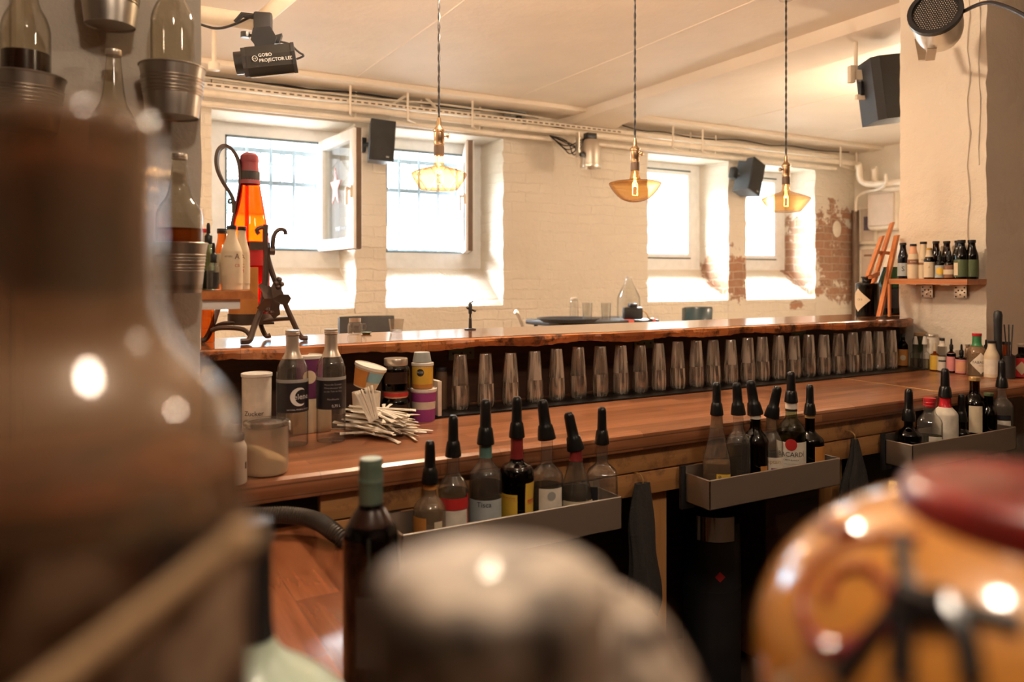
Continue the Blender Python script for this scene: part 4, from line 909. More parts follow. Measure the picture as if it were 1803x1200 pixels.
towel(1503, 772, 900, 8, 66, 'crumpled dark grey towel hanging right of the middle bottle rail', seed=4, folds=5)
# bin with a shiny pack on top, and a cylinder with a red sticker
p = at(1253, 965, Y=1.80)
r = thing('waste_bin', 'tall black round bin with chrome panel and red diamond sticker under the worktop', 'bin', (p.x, 1.80, 0), facing(p))
MB().lathe(chaikin([(0, 0), (.085, 0), (.09, .02), (.09, p.z+.075), (.08, p.z+.1), (.03, p.z+.11), (0, p.z+.11)], 1), 32).obj('bin_body', 'black_plastic', r)
zz = at(1278, 1013, Y=1.72).z
dm = MB(); dm.m = Matrix.Rotation(.28, 4, 'Z'); dm.prism([(-.016, 0), (0, -.016), (.016, 0), (0, .016)], (.0905, 0, zz), (0, 1, 0), (0, 0, 1), (.0008, 0, 0)); dm.obj('hazard_sticker', 'label_red', r, smooth=False)
cpz = at(1253, 958, Y=1.72).z
MB().lathe([(.0905, p.z-.11), (.0915, p.z-.11), (.0915, p.z-.105), (.0905, p.z-.105)], 32, cap=False).obj('rim_band', 'black_plastic', r)
patch([(.0902, 0), (.0902, 2)], cpz, cpz+.075, .15, 1.35, 2, off=.0015).obj('chrome_panel', 'mirror_chrome', r, label='curved chrome panel mirroring the room')
# ---------------------------------------------------------------- things on the left end of the worktop
def onc(px, py, z=ZC): return at(px, py, z=z)
p = onc(515, 782); k = mpp(p)
H1 = at(513, 582, Y=p.y).z-ZC
lab = lambda tx: [('label_black', .30, .555, 200, 8, {'rows': 5, 'text': tx}), ('ink_grey', .556, .585, 200, 8)]
wb = bottle('water_bottle', 'clear water bottle with white crescent on its black label, left of two', 'bottle', p, 27*k, H1, 'water', liq=None, cap=('screw', 'cap_silver', .013), nr=.0145, wraps=[('cap_silver', .76, .955)], labels=lab((('selene', .435, .019, 'ink_white', .35), ('NATURAL MINERAL WATER', .325, .0045, 'ink_white', .25))), seg=40)
cm = MB(); rt = 27*k+.0022; cp_ = []
for t in [PI*.35+i*PI*1.3/16 for i in range(17)]: cp_.append((t, .021))
outer = [(.022*math.cos(t), .022*math.sin(t)) for t, _ in cp_]; inner = [(.006+.017*math.cos(t), .017*math.sin(t)) for t, _ in cp_]
vs = [(rt*math.cos(.42+x/rt), rt*math.sin(.42+x/rt), .435*H1+y) for x, y in outer+inner]; cm.add(vs, [(i, i+1, 17+i+1, 17+i) for i in range(16)]); cm.obj('crescent_emblem', 'ink_white', wb)
p = onc(583, 775); k = mpp(p); H2 = at(582, 580, Y=p.y).z-ZC
bottle('water_bottle', 'clear water bottle with small print on its black label, right of two', 'bottle', p, 25*k, H2, 'water', cap=('screw', 'cap_silver', .013), nr=.0145, wraps=[('cap_silver', .76, .955)], labels=lab((('Naturelle Zutaten', .52, .006, 'ink_grey'), ('Mineralwasser still', .49, .006, 'ink_grey'), ('aus der Tiefe der Erde', .46, .005, 'ink_grey'), ('0,75 L', .33, .009, 'ink_white', .2), ('Pfandflasche', .39, .006, 'ink_grey'))), seg=40)
# sugar container
p = onc(469, 833); k = mpp(p); Rb = 37*k; H = at(469, 748, Y=p.y).z-ZC
r = thing('sugar_container', 'translucent round container of pale sugar with flat lid at the counter edge', 'container', p, facing(p))
MB().lathe(chaikin([(0, .001), (Rb*.93, .001), (Rb, .008), (Rb, .02), (Rb*1.0, H*.85), (Rb*1.04, H)], 1), 40, cap=False).obj('container_wall', 'frosted_plastic', r)
sg = MB(); vs = [(0, 0, .004)]; m_ = 32; fs = []
for i in range(m_):
    t = 2*PI*i/m_; vs.append((Rb*.95*math.cos(t), Rb*.95*math.sin(t), .004))
for i in range(m_):
    t = 2*PI*i/m_; y = Rb*.95*math.sin(t); vs.append((Rb*.95*math.cos(t), y, H*.43-y/Rb*H*.2))
vs.append((0, 0, H*.43)); fs = [(0, 1+(i+1) % m_, 1+i) for i in range(m_)]+[(1+i, 1+(i+1) % m_, 1+m_+(i+1) % m_, 1+m_+i) for i in range(m_)]+[(1+m_+i, 1+m_+(i+1) % m_, 1+2*m_) for i in range(m_)]
sg.add(vs, fs).obj('sugar', 'sugar', r)
MB().lathe([(0, H-.004), (Rb*.93, H-.004), (Rb*.93, H+.002), (Rb*1.05, H+.003), (Rb*1.06, H+.009), (Rb*.9, H+.0115), (Rb*.88, H+.008), (0, H+.008)], 40).obj('lid', 'clear_glass', r)
MB().lathe([(0, H-.002), (Rb*.72, H-.002), (Rb*.72, H+.007), (0, H+.007)], 32).obj('lid_disc', 'cap_silver', r)
B(-.01, .01, Rb*1.02, Rb*1.1, H-.012, H+.006, .002).obj('lid_clip', 'white_plastic', r)
# white canister at the left edge
p = onc(408, 850); k = mpp(p); r = bottle('white_canister', 'white canister with dark lid, left of the sugar container', 'canister', p, 26*k, .085, 'jar', glass='paper_white', cap=('lid', 'black_plastic', .012), labels=[('ink_black', .35, .5, 12, 62)])
def tub(name, label, cat, p, R0, R1, H, body, lid=None, bands=(), rot=None, lidh=.008, texts=(), disc=None):
    r = thing(name, label, cat, p, facing(p))
    if rot: r.rotation_euler = (rot[0], rot[1], facing(p))
    pr = [(R0, 0), (R0+(R1-R0)*.5, H*.5), (R1, H)]
    MB().lathe([(0, 0), (R0, 0), (R0*1.01, .002), (R1, H), (0, H)], 36).obj('tub_body', body, r)
    for mt, z0, z1, span, a in bands: 
        lb = patch(pr, z0*H, z1*H, math.radians(a), math.radians(span), 2, rows=2, seg=30).obj('printed_band', mt, r)
    for s_, zf, sz, mt, a in texts: text_mesh(s_, sz, lb if bands else r, 'lettering', mt, bend=(rad_at(pr, zf*H)+.0018, math.radians(a), zf*H))
    if disc:
        zf, rd, mt3, a = disc; rt = rad_at(pr, zf*H)+.0014; a = math.radians(a)
        disc_mesh(MB(), rt, a, rd, zf*H).obj('round_emblem', mt3, lb if bands else r, smooth=False)
    if lid: MB().lathe([(0, H), (R1*1.03, H), (R1*1.06, H+.001), (R1*1.06, H+lidh), (R1*1.0, H+lidh+.001), (R1*.98, H+lidh-.002), (0, H+lidh-.002)], 36).obj('lid', lid, r)
    return r
def tubpx(name, label, cat, px, Y, yb, yt, wb, wt, zb=None, **k_):
    p = at(px, yb, Y=Y); kk = mpp(p); z = p.z if zb is None else zb
    return tub(name, label, cat, Vector((p.x, Y, z)), wb*kk/2, wt*kk/2, at(px, yt, Y=Y).z-z, **k_)
# back row, left to right
tubpx('plastic_tub', 'white round tub with small black print behind the left water bottle', 'tub', 452, 1.98, 722, 662, 48, 50, zb=ZC, body='paper_white', lid='white_plastic', bands=[('paper_white', .1, .9, 120, 0)], texts=[('Zucker', .42, .017, 'ink_black', -12)])
p = at(545, 0, Y=1.99); g = thing('storage_box', 'brown cardboard box standing behind the two water bottles', 'box', (p.x, 2.0, ZC)); B(-.05, .05, -.04, .04, 0, .088, .002).obj('carton', 'paper_cream', g)
tubpx('plastic_tub', 'purple tub with cream crest and white lid on the cardboard box', 'tub', 545, 1.99, 668, 630, 42, 46, zb=ZC+.0885, body='label_purple', lid='white_plastic', bands=[('label_purple', .05, .95, 160, 0)], disc=(.55, .017, 'paper_cream', 0))
tubpx('plastic_tub', 'white tub under the tilted one, beside the paper straws', 'tub', 645, 1.93, 745, 690, 42, 50, zb=ZC, body='paper_white', bands=[('paper_white', .1, .9, 150, 0)], texts=[('Di', .5, .022, 'ink_black', 18)])
p = at(641, 690, Y=1.94); kk = mpp(p)
r = tub('plastic_tub', 'tilted blue and orange tub with cream lid resting on a white tub', 'tub', Vector((p.x+.0, 1.935, at(641, 690, Y=1.93).z+.012)), 20*kk, 27*kk, .052, 'paper_cream', lid='white_plastic', bands=[('label_orange', .08, .92, 75, -38), ('label_blue', .4, .92, 75, 32)], texts=[])
r.rotation_euler = (-.28, .05, facing(p)); 
for top, bot, labl, ltxt in ((686, 738, 'dark glass jar with orange banded lid, lower of the two stacked jars', 0), (640, 681, 'dark glass jar with plain silver lid, upper of the two stacked jars', 1)):
    Y = 1.975; zb = ZC if not ltxt else at(697, 681, Y=Y).z+.001
    p = at(697, bot, Y=Y); kk = mpp(p); zt = at(697, top+6 if not ltxt else 641, Y=Y).z
    if not ltxt: zt_low = at(697, 697, Y=Y).z; Hh = zt_low-ZC
    else: zb = ZC+zt_low-ZC+.017; Hh = at(697, 641, Y=Y).z-zb
    r = bottle('storage_jar', labl, 'jar', (p.x, Y, zb), 25*kk, Hh, 'jar', glass='brown_dark_glass', liq=('chocolate', .86), cap=('lid', 'label_peach' if not ltxt else 'cap_silver', .0165 if not ltxt else .017), labels=[('chocolate', .3, .75, 100, 0)])
    if not ltxt: MB().lathe([(25*kk*.88, Hh+.003), (25*kk*.885, Hh+.013)], 36, cap=False).obj('lid_band', 'label_red', r)
tubpx('plastic_tub', 'white tub with two magenta bands, bottom of the right stack', 'tub', 746, 1.985, 729, 688, 38, 44, zb=ZC, body='paper_white', lid='white_plastic', bands=[('label_magenta', .0, .42, 340, 0), ('label_magenta', .68, .98, 340, 0)])
zt = at(746, 683, Y=1.985).z+.002
tubpx('plastic_tub', 'orange tub with black round emblem and white lid on the magenta tub', 'tub', 744, 1.985, 683, 643, 36, 37, zb=zt, body='label_orange', lid='white_plastic', bands=[('paper_yellow', .2, .98, 150, 0), ('label_purple', .93, 1.0, 340, 0)], texts=[('ROSE', .74, .0075, 'ink_white', -12)], disc=(.73, .0105, 'ink_black', -12))
z2 = at(744, 641, Y=1.985).z+.0075
q = tub('paper_cup', 'grey cup upside down on top of the orange tub', 'cup', Vector((at(743, 0, Y=1.985).x, 1.985, z2)), .026, .0215, at(743, 622, Y=1.985).z-z2+.004, 'label_grey')
p = at(772, 0, Y=2.0); g = thing('menu_card', 'narrow white card standing right of the orange tub', 'card', (p.x, 2.02, ZC)); B(-.006, .006, -.03, .03, 0, .105, .001).obj('card_sheet', 'paper_white', g)
p = at(787, 0, Y=2.06); bottle('dark_canister', 'tall dark canister between the white card and the first inverted glass', 'canister', (p.x, 2.10, ZC), .019, .12, 'jar', glass='sash_edge', cap=('lid', 'black_plastic', .01))
# spray bottle, orange straws in a dark holder
p = onc(440, 752); k = mpp(p); bottle('spray_bottle', 'small clear spray bottle with white pump behind the sugar container', 'bottle', p, 14*k, .05, 'dropper', nr=.011, liq=('pale_liquid', .4), cap=('lid', 'white_plastic', .026))
p = onc(418, 742); g = thing('straw_holder', 'dark holder full of orange straws at the left end of the worktop', 'holder', p); MB().lathe([(0, 0), (.022, 0), (.024, .06), (.021, .06), (.02, .01), (0, .008)], 24).obj('holder_cup', 'black_plastic', g)
for i in range(14):
    a = R.uniform(0, 6.28); q0 = Vector((.008*math.cos(a), .008*math.sin(a), .012)); q1 = Vector((.03*math.cos(a+.4)*R.uniform(.4, 1), .02*math.sin(a+.4), R.uniform(.10, .125)))
    o = MB().tube([p+q0, p+q1], .0021, 6).obj('drinking_straw', 'cap_yellow'); tagit(o, 'orange drinking straw standing in the dark holder at the left end', 'straw', 'orange straws in the holder')
# pile of paper-wrapped straws
pc = onc(668, 765); k = mpp(pc)
def straw_mesh():
    mb = MB(); L = .15; vs = []; n = 9; w_ = .0042
    for i in range(n):
        x = -L/2+L*i/(n-1); f = 1 if 0 < i < n-1 else 1.25; h = .0022 if 0 < i < n-1 else .0005
        vs += [(x, -w_*f, 0), (x, -w_*.4, -h), (x, w_*.4, -h), (x, w_*f, 0), (x, w_*.4, h), (x, -w_*.4, h)]
    fs = [(i*6+k_, i*6+(k_+1) % 6, i*6+6+(k_+1) % 6, i*6+6+k_) for i in range(n-1) for k_ in range(6)]+[tuple(range(5, -1, -1)), tuple((n-1)*6+i for i in range(6))]
    return mb.add(vs, fs)
st0 = None; c0 = onc(664, 768)
for i in range(78):
    if st0 is None: o = st0 = straw_mesh().obj('wrapped_straw', 'paper_white', smooth=False)
    else: o = st0.copy(); COL.objects.link(o)
    lay = i/78; rad_ = .062*(1-lay*.75)
    p = Vector((c0.x+R.gauss(0, .5)*rad_+.012, c0.y+R.gauss(0, .4)*rad_*.8+.012, ZC+.004+lay*.062*max(.1, 1-0)))
    ang = R.gauss(-.65, .3) if i % 3 else R.gauss(-1.3, .35)
    o.location = p; o.rotation_euler = (R.uniform(-.5, .5), R.uniform(-.03, .06)+(.0 if lay < .3 else .10), ang)
    tagit(o, 'white paper-wrapped straw in the loose pile right of the water bottles', 'straw', 'paper-wrapped straws in the pile')
for i in range(6):
    o = st0.copy(); COL.objects.link(o); q = at(637+i*4, 745, Y=1.80); o.location = (q.x, 1.79, ZC+.086+.002*i); o.rotation_euler = (R.uniform(-.3, .3), 1.05+.06*i, -.9+R.uniform(-.2, .2)); o.scale = (.55, 1, 1)
    tagit(o, 'white wrapped straw propped steeply on top of the pile', 'straw', 'propped paper-wrapped straws')
# ---------------------------------------------------------------- on the ledge
# wrought-iron bottle cradle and the giant red bottle
pb = at(441, 0, Y=2.27); kb = mpp(at(441, Y=2.27)); bx, by = pb.x, 2.27
def W(px, py, dy=0): return at(px, py, Y=by+dy)
zb = W(430, 566).z; Hb = W(437, 285).z-zb
r = bottle('giant_bottle', 'giant red-amber liqueur bottle held in the black iron stand', 'bottle', (bx-.003, by, zb), .056, Hb, 'cone', glass='red_glass', nr=.0235, liq=('orange_liquid', .5), seg=48, labels=[('label_orange', .0, .34, 120, -35), ('label_red', .35, .5, 40, 20)], wraps=[('wax_red', .86, .999)])
MB().lathe([(0, Hb-.002), (.0245, Hb-.002), (.0255, Hb+.004), (.024, Hb+.018), (.016, Hb+.025), (0, Hb+.026)], 24).obj('stopper', 'wax_red', r)
MB().lathe([(.026, Hb-.055), (.0285, Hb-.053), (.0285, Hb-.028), (.026, Hb-.027)], 24, cap=False).obj('neck_collar', 'chair_grey', r)
r = thing('bottle_stand', 'black wrought iron cradle stand with vine leaf on the ledge', 'stand', (bx, by, LZ)); O = Vector((bx, by, LZ))
def iron(name, pts, rad, sub=2, seg=8):
    pts = chaikin([tuple(Vector(p)-O) for p in pts], sub); return MB().tube(pts, rad, seg).obj(name, 'wrought_iron', r)
fy, bk = -.10, .07
legs = [([(468, 395, fy), (466, 430, fy), (478, 480, fy), (500, 530, fy), (520, 575, fy), (530, 598, fy), (541, 596, fy)], .0075),
        ([(470, 440, fy), (467, 500, fy), (462, 540, fy), (447, 575, fy-.02), (440, 603, fy-.04), (430, 609, fy-.04), (424, 603, fy-.04)], .0085),
        ([(402, 500, bk), (385, 540, bk), (372, 580, bk-.1), (362, 606, bk-.1), (354, 606, bk-.1)], .0075),
        ([(452, 545, bk), (460, 575, bk-.06), (468, 594, bk-.06), (476, 590, bk-.06)], .007)]
for pts, rad in legs:
    P_ = [W(*q) for q in pts]; z0 = min(p_.z for p_ in P_); 
    P_ = [Vector((p_.x, p_.y, max(p_.z, LZ+rad+.0013))) for p_ in P_]; P_[-2].z = LZ+rad+.0013 if pts[-2][1] > 590 else P_[-2].z; iron('leg', P_, rad)
iron('cross_bar', [W(378, 578, -.0), (W(385, 571, -.02)), W(400, 568, -.03), W(440, 570, -.04), W(480, 562, -.06), W(515, 560, fy)], .006)
iron('cross_bar', [W(372, 582, -.05), W(385, 576, -.06), W(430, 578, -.08), W(440, 590, -.1)], .0065)
iron('scroll', [W(470, 415, fy), W(465, 398, fy), W(450, 404, fy), W(456, 412, fy)], .006); iron('scroll', [W(480, 445, fy), W(481, 415, fy), W(490, 403, fy), W(502, 404, fy), W(503, 413, fy)], .006)
iron('clamp_collar', [W(474, 442, fy), W(483, 442, fy)], .011, 0)
# big handle loop (flat strap)
hp = [W(412, 375, -.0), W(412, 355), W(406, 340), W(392, 320), W(381, 295), W(382, 268), W(392, 256), W(405, 258), W(418, 275), W(424, 300), W(424, 330), W(418, 365), W(408, 395), W(408, 470), W(406, 520)]
MB().band([Vector(p_)-O for p_ in [Vector(q) for q in chaikin([tuple(x) for x in hp], 3)]], (.004, .012, 0), .0042).obj('handle_strap', 'wrought_iron', r)
iron('scroll', [W(410, 355), W(402, 359), W(403, 350), W(409, 352)], .003)
for dx in (0,): MB().band([Vector(p_)-O for p_ in chaikin([tuple(W(424, 433, 0)), tuple(W(440, 433, -.062)), tuple(W(468, 433, -.07)), tuple(W(474, 434, -.09))], 2)], (0, 0, .011), .002).obj('holding_strap', 'wrought_iron', r)
MB().box(-.055, .055, -.055, .055, 0, .006).lathe([(.06, 0), (.062, 0), (.062, .03), (.06, .03), (.06, 0)], 28, cap=False).obj('cradle_base', 'wrought_iron', r).location = (0, 0, zb-LZ-.0065)
lf = MB(); c = W(480, 525, fy-.01)-O      # vine leaf: veined, lobed plate, plus small grapes above
pts = []; vs = [(0, 0, 0)]
for i in range(30):
    t = 2*PI*i/30; q = .036*(1+.32*math.cos(5*t+.4)+.12*math.sin(11*t)); vs.append((q*math.cos(t), -.012*math.cos(2*t)-.006, q*1.25*math.sin(t)))
lf.m = Matrix.Translation(c); n0 = len(vs); lf.add(vs+[(x, y+.003, z) for x, y, z in vs], [(0, 1+(i+1) % 30, 1+i) for i in range(30)]+[(n0, n0+1+i, n0+1+(i+1) % 30) for i in range(30)]+[(1+i, 1+(i+1) % 30, n0+1+(i+1) % 30, n0+1+i) for i in range(30)])
lf.obj('vine_leaf', 'wrought_iron', r)
gp = MB()
for (px, py) in ((492, 492), (487, 498), (496, 500), (490, 505), (470, 545), (478, 550)): gp.lathe([(0, -.008), (.006, -.005), (.008, 0), (.006, .005), (0, .008)], 10, tuple(W(px, py, fy-.01)-O))
gp.obj('grapes', 'wrought_iron', r)
# glass things and lens of the ledge
p = at(625, 588, z=LZ+.0012); k = mpp(p)
r = thing('mason_jar_mug', 'small mason jar mug with handle on the ledge before a grey chair', 'mug', p, facing(p))
MB().lathe(chaikin([(0, .001), (11*k, .001), (12.5*k, .004), (12.5*k, 17*k), (9.5*k, 21*k), (9.5*k, 28*k)], 1), 24, cap=False).obj('jar_glass', 'clear_glass', r)
MB().lathe([(9.3*k, 22*k), (10.4*k, 22*k), (10.4*k, 28*k), (9.3*k, 28*k)], 24, cap=False).obj('screw_thread', 'cap_silver', r)
MB().tube(chaikin([(0, 12*k, 17*k), (0, 18*k, 18*k), (0, 19*k, 10*k), (0, 12*k, 4*k)], 2), 1.6*k, 8).obj('handle', 'clear_glass', r)
p2 = at(645, 588, z=LZ+.0012); o = MB().lathe([(0, 0), (6*k, 0), (10*k, 3*k), (9*k, 4*k), (0, 2*k)], 18).obj('saucer', 'label_green'); o.location = p2; tagit(o, 'tiny dull green dish beside the mason jar mug', 'dish')
p = at(698, 585, z=LZ+.0012); k = mpp(p)
r = thing('water_glass', 'empty faceted tumbler on the ledge right of the mason jar mug', 'glass', p)
MB().lathe([(0, .001), (10.5*k, .001), (11*k, 3*k), (14*k, 24*k), (13.3*k, 24*k), (10.3*k, 4*k), (0, 3.5*k)], 9, cap=False).obj('tumbler_body', 'clear_glass', r, smooth=False)
p = at(828, 580, z=LZ+.0012); k = mpp(p)
r = thing('clip_stand', 'short black stand with a small clamp on the ledge', 'stand', p)
MB().lathe([(0, 0), (.02, 0), (.02, .003), (.006, .006), (.005, 20*k), (.0035, 21*k), (.0035, 28*k), (.006, 28*k), (.007, 44*k), (.003, 48*k), (0, 49*k)], 16).obj('stand_rod', 'black_plastic', r)
MB().tube([(-6*k, 0, 38*k), (8*k, 0, 33*k)], .0035, 8).lathe([(0, -.005), (.006, 0), (0, .005)], 10, (-6*k, 0, 39*k)).lathe([(0, -.005), (.006, 0), (0, .005)], 10, (9*k, 0, 33*k)).tube([(0, 0, 46*k), (5*k, 0, 50*k)], .002, 6).obj('clamp_head', 'black_plastic', r)
# right end: black apothecary bottle, green champagne bottle, wooden rack
p = at(1527, 556, z=LZ+.0012); k = mpp(p)
bottle('gin_bottle', 'squat black apothecary gin bottle with cream diamond label on the ledge', 'bottle', p, 19.5*k, 69*k, 'apothecary', glass='black_glass', nr=9*k, liq=('dark_drink', .7), cap=('screw', 'black_plastic', .006), labels=[('paper_cream', .12, .7, 125, -48, {'rows': 16, 'shape': diamond, 'text': (("CK'S", .42, .012, 'ink_black', .2),)}), ('paper_cream', .3, .75, 12, 75)])
p = at(1567, 551, z=LZ+.0012); k = mpp(p)
bottle('sparkling_wine_bottle', 'large dark green bottle with white foil behind the wooden rack', 'bottle', (at(1569, Y=2.29).x, 2.29, LZ+.0015), 23*k, 112*k, 'slope', glass='green_glass', nr=8*k, liq=('dark_drink', .42), cap=('screw', 'paper_white', .02), wraps=[('paper_white', .72, .99)], labels=[('label_black', .1, .38, 150, 0)])
def Q(px, py, Y=2.2): return at(px, py, Y=Y)
r = thing('wooden_rack', 'orange wooden easel-like rack leaning by the right pillar on the ledge', 'rack', (Q(1555, 555).x, 2.2, LZ+.0012)); O2 = r.location.copy()
def slat(a, b, wv, th, nm_):
    MB().band([Vector(a)-O2, Vector(b)-O2], wv, th).obj(nm_, 'rack_wood', r, smooth=False)
base = LZ+.008
def atz(px, z, Y): 
    q = at(px, 485, Y=Y); return Vector((q.x, Y, z))
slat(Q(1528, 486, 2.12), Q(1553, 416, 2.20), (.008, .0, 0), .010, 'side_rail'); slat(atz(1548, base, 2.12), Q(1579, 414, 2.16), (.008, 0, 0), .010, 'side_rail')
slat(Q(1538, 498, 2.14), Q(1571, 392, 2.24), (.008, 0, 0), .009, 'centre_rail'); slat(Q(1545, 444, 2.19), Q(1574, 446, 2.18), (0, 0, .007), .006, 'cross_slat'); slat(Q(1532, 487, 2.13), Q(1546, 481, 2.15), (0, 0, .009), .008, 'cross_slat')
slat(atz(1566, base, 2.09), Q(1566, 500, 2.09), (.005, 0, 0), .005, 'prop'); 

# ---------------------------------------------------------------- guest side of the room behind the bar
def chair(px, top, Y, wpx, mat, label, yaw, curved=True):
    p = at(px, top, Y=Y); k = mpp(p); w_ = wpx*k; r = thing('bar_chair', label, 'chair', (p.x, Y, .2), yaw); H = p.z-.2
    b = MB(); n = 10; vs = []; fs = []
    for i in range(n+1):
        u = i/n*2-1
        for (dz, dy) in ((H-.32, .0), (H-.015, -.03), (H, -.02), (H-.01, .03), (H-.32, .045)): vs.append((u*w_/2, dy+.05*(1-u*u)+.0, dz))
    for i in range(n):
        for j in range(5): fs.append((i*5+j, i*5+(j+1) % 5, i*5+5+(j+1) % 5, i*5+5+j))
    fs += [tuple(range(4, -1, -1)), tuple(n*5+j for j in range(5))]
    b.add(vs, fs).obj('backrest', mat, r, angle=60)
    B(-w_/2, w_/2, -.40, .05, H-.46, H-.39, .02).obj('seat', mat, r)
    for x in (-w_/2+.03, w_/2-.03):
        for y in (-.37, .02): MB().tube([(x, y, H-.45), (x*1.08, y*1.05, 0)], .012, 8).obj('leg', 'cap_silver', r)
    return r
chair(645, 556, 4.35, 96, 'chair_grey', 'grey upholstered chair back seen behind the mason jar mug', -.1)
chair(1228, 540, 4.4, 52, 'leather_teal', 'dark teal leather chair back beyond the ledge right of the camera', -.25)
q = at(912, 548, Y=4.2)
r = thing('folding_chair', 'thin metal chair frame showing above the ledge left of the table', 'chair', (q.x, 4.2, .2))
MB().tube(chaikin([(-.1, 0, 0), (.06, 0, q.z-.35), (.0, 0, q.z-.21), (-.02, 0, q.z-.2)], 2), .014, 8).tube([(.35, .0, 0), (.04, 0, q.z-.35)], .012, 8).obj('frame', 'cap_silver', r); MB().tube([(.09, 0, q.z-.34), (.16, 0, q.z-.33), (.2, 0, q.z-.36)], .02, 8).box(.0, .3, -.2, .2, q.z-.62, q.z-.59, .01).obj('seat', 'black_plastic', r)
# high table with black tray, glasses, jar, camera
Yt = 4.25; ZT = at(1050, 565, Y=Yt).z
x0, x1 = at(985, Y=Yt).x, at(1153, Y=Yt).x
r = thing('high_table', 'black high table beyond the ledge holding glasses and a camera', 'table', ((x0+x1)/2, Yt+.2, .2)); hw = (x1-x0)/2; zt = ZT-.2
B(-hw, hw, -.25, .25, zt-.035, zt, .008).obj('tabletop', 'tray_black', r)
for sx in (-1, 1):
    for sy in (-1, 1): MB().tube([(sx*(hw-.06), sy*.2, zt-.03), (sx*(hw-.04), sy*.22, 0)], .015, 8).obj('leg', 'black_plastic', r)
for px, lab_ in ((884, 'left red strap hanging over the table edge below the camera'), (1075, '')):
    pass
for px, wv, lab_ in ((1103, .022, 'red strap over the table edge left of the camera'), (1143, .014, 'short red strap over the table edge right of the camera')):
    xx = at(px, Y=Yt).x; tagit(MB().band([(xx, Yt-.0, ZT+.004), (xx, Yt-.052+.0, ZT+.004), (xx, Yt-.056, ZT-.0), (xx, Yt-.056, ZT-.05)], (wv, 0, 0), .002).obj('camera_strap', 'strap_red'), lab_, 'strap')
tp = at(990, 560, Y=Yt)
r = thing('serving_tray', 'round black tray overhanging the left end of the high table', 'tray', (tp.x+.06, Yt+.02, ZT)); MB().lathe([(0, 0), (.17, 0), (.2, .02), (.21, .022), (.21, .027), (.195, .026), (.165, .008), (0, .008)], 36).obj('tray_dish', 'tray_black', r)
def tumb(px, Y, h, rad_, label):
    x = at(px, Y=Y).x; g = thing('drinking_glass', label, 'glass', (x, Y, ZT+.001)); MB().lathe([(0, 0), (rad_*.85, 0), (rad_*.88, .01), (rad_, h), (rad_*.94, h), (rad_*.8, .015), (0, .014)], 20, cap=False).obj('glass_wall', 'clear_glass', g); return g
tumb(1034, Yt+.02, .125, .035, 'clear straight glass on the high table, left of two'); tumb(1067, Yt+.02, .12, .035, 'clear straight glass on the high table nearer the camera')
x = at(1018, Y=Yt+.15).x; bottle('small_jar', 'small clear jar with silver lid at the back of the high table', 'jar', (x, Yt+.2, ZT+.001), .03, .14, 'jar', cap=('lid', 'cap_silver', .015))
x = at(1107, Y=Yt+.2).x; bottle('demijohn', 'large clear cone-shouldered bottle standing behind the camera', 'bottle', (x, Yt+.2, ZT+.001), .085, .30, 'cone', nr=.02, glass='clear_glass', cap=('screw', 'white_plastic', .012))
cp = at(1117, Y=Yt-.02); r = thing('photo_camera', 'black digital camera lying on the high table facing away', 'camera', (cp.x, Yt+.0, ZT+.0045), -TH+.15)
MB().box(-.07, .07, -.025, .025, 0, .085, .012).box(-.03, .03, -.03, .03, .08, .112, .012).obj('camera_body', 'tray_black', r); B(-.05, .02, -.028, -.024, .015, .065, .002).obj('screen', 'cable_black', r)
q = MB(); q.m = Matrix.Rotation(-PI/2, 4, 'X'); q.lathe([(0, .02), (.034, .02), (.034, .08), (0, .08)], 20, (0, -.042, 0)); q.obj('lens', 'black_plastic', r)
cable('camera_strap', [(cp.x+.06, Yt-.02, ZT+.07), (cp.x+.10, Yt-.03, ZT+.05), (cp.x+.12, Yt-.03, ZT+.004), (cp.x+.16, Yt-.03, ZT+.005)], .005, 'cap_gold', 'tan leather camera strap right of the camera', 'strap')

# ---------------------------------------------------------------- buckets with bottles on the left pillar
def bucket(px, rim, w, label, hh=.098):
    Y = 1.632; p = at(px, rim, Y=Y); k = mpp(p); Rr = w*k/2; r = thing('zinc_bucket', label, 'bucket', (p.x, Y, p.z-hh), facing(p), group='zinc buckets hung on the left pillar')
    Rb = Rr*.79; pr = [(0, .003), (Rb, .003), (Rb, .001), (Rb*1.02, .001)]; 
    pr = [(0, .003), (Rb*.98, .003), (Rb, .0)]; z = .0
    def rr_(z): return Rb+(Rr-Rb)*z/hh
    for z in [.2, .38]: pr.append((rr_(z*hh), z*hh))
    for z in (.44, .50, .56, .64, .70, .76): pr += [(rr_(z*hh)-.0004, (z-.012)*hh), (rr_(z*hh)+.0014, z*hh), (rr_(z*hh)-.0004, (z+.014)*hh)]
    pr += [(rr_(.9*hh), .9*hh), (Rr, hh-.002), (Rr+.0016, hh-.002), (Rr+.002, hh), (Rr+.0008, hh+.0012), (Rr-.0012, hh), (rr_(.5*hh)-.0016, .5*hh), (Rb-.002, .005), (0, .005)]
    MB().lathe(pr, 44).obj('bucket_wall', 'bucket_zinc', r); return r, p, k, hh
def wallbottle(px, py_top, wpx, bk, label, kind='juice', fill=None, liqm='amber_liquid'):
    r, p, k, hh = bk; zb_ = p.z-hh+.0055; Y = 1.632; H = at(px, py_top, Y=Y).z-zb_
    return bottle('storage_bottle', label, 'bottle', (p.x, Y, zb_), min(wpx*k/2, .0455), H, kind, glass='wall_bottle_glass', nr=.0125, liq=(liqm, fill) if fill else None, cap=('screw', 'cap_silver', .012), seg=40)
b1 = bucket(304, 119, 108, 'zinc bucket at the pillar edge, upper of the right-hand column'); wallbottle(305, -95, 72, b1, 'clear bottle standing in the upper right bucket, neck out of view')
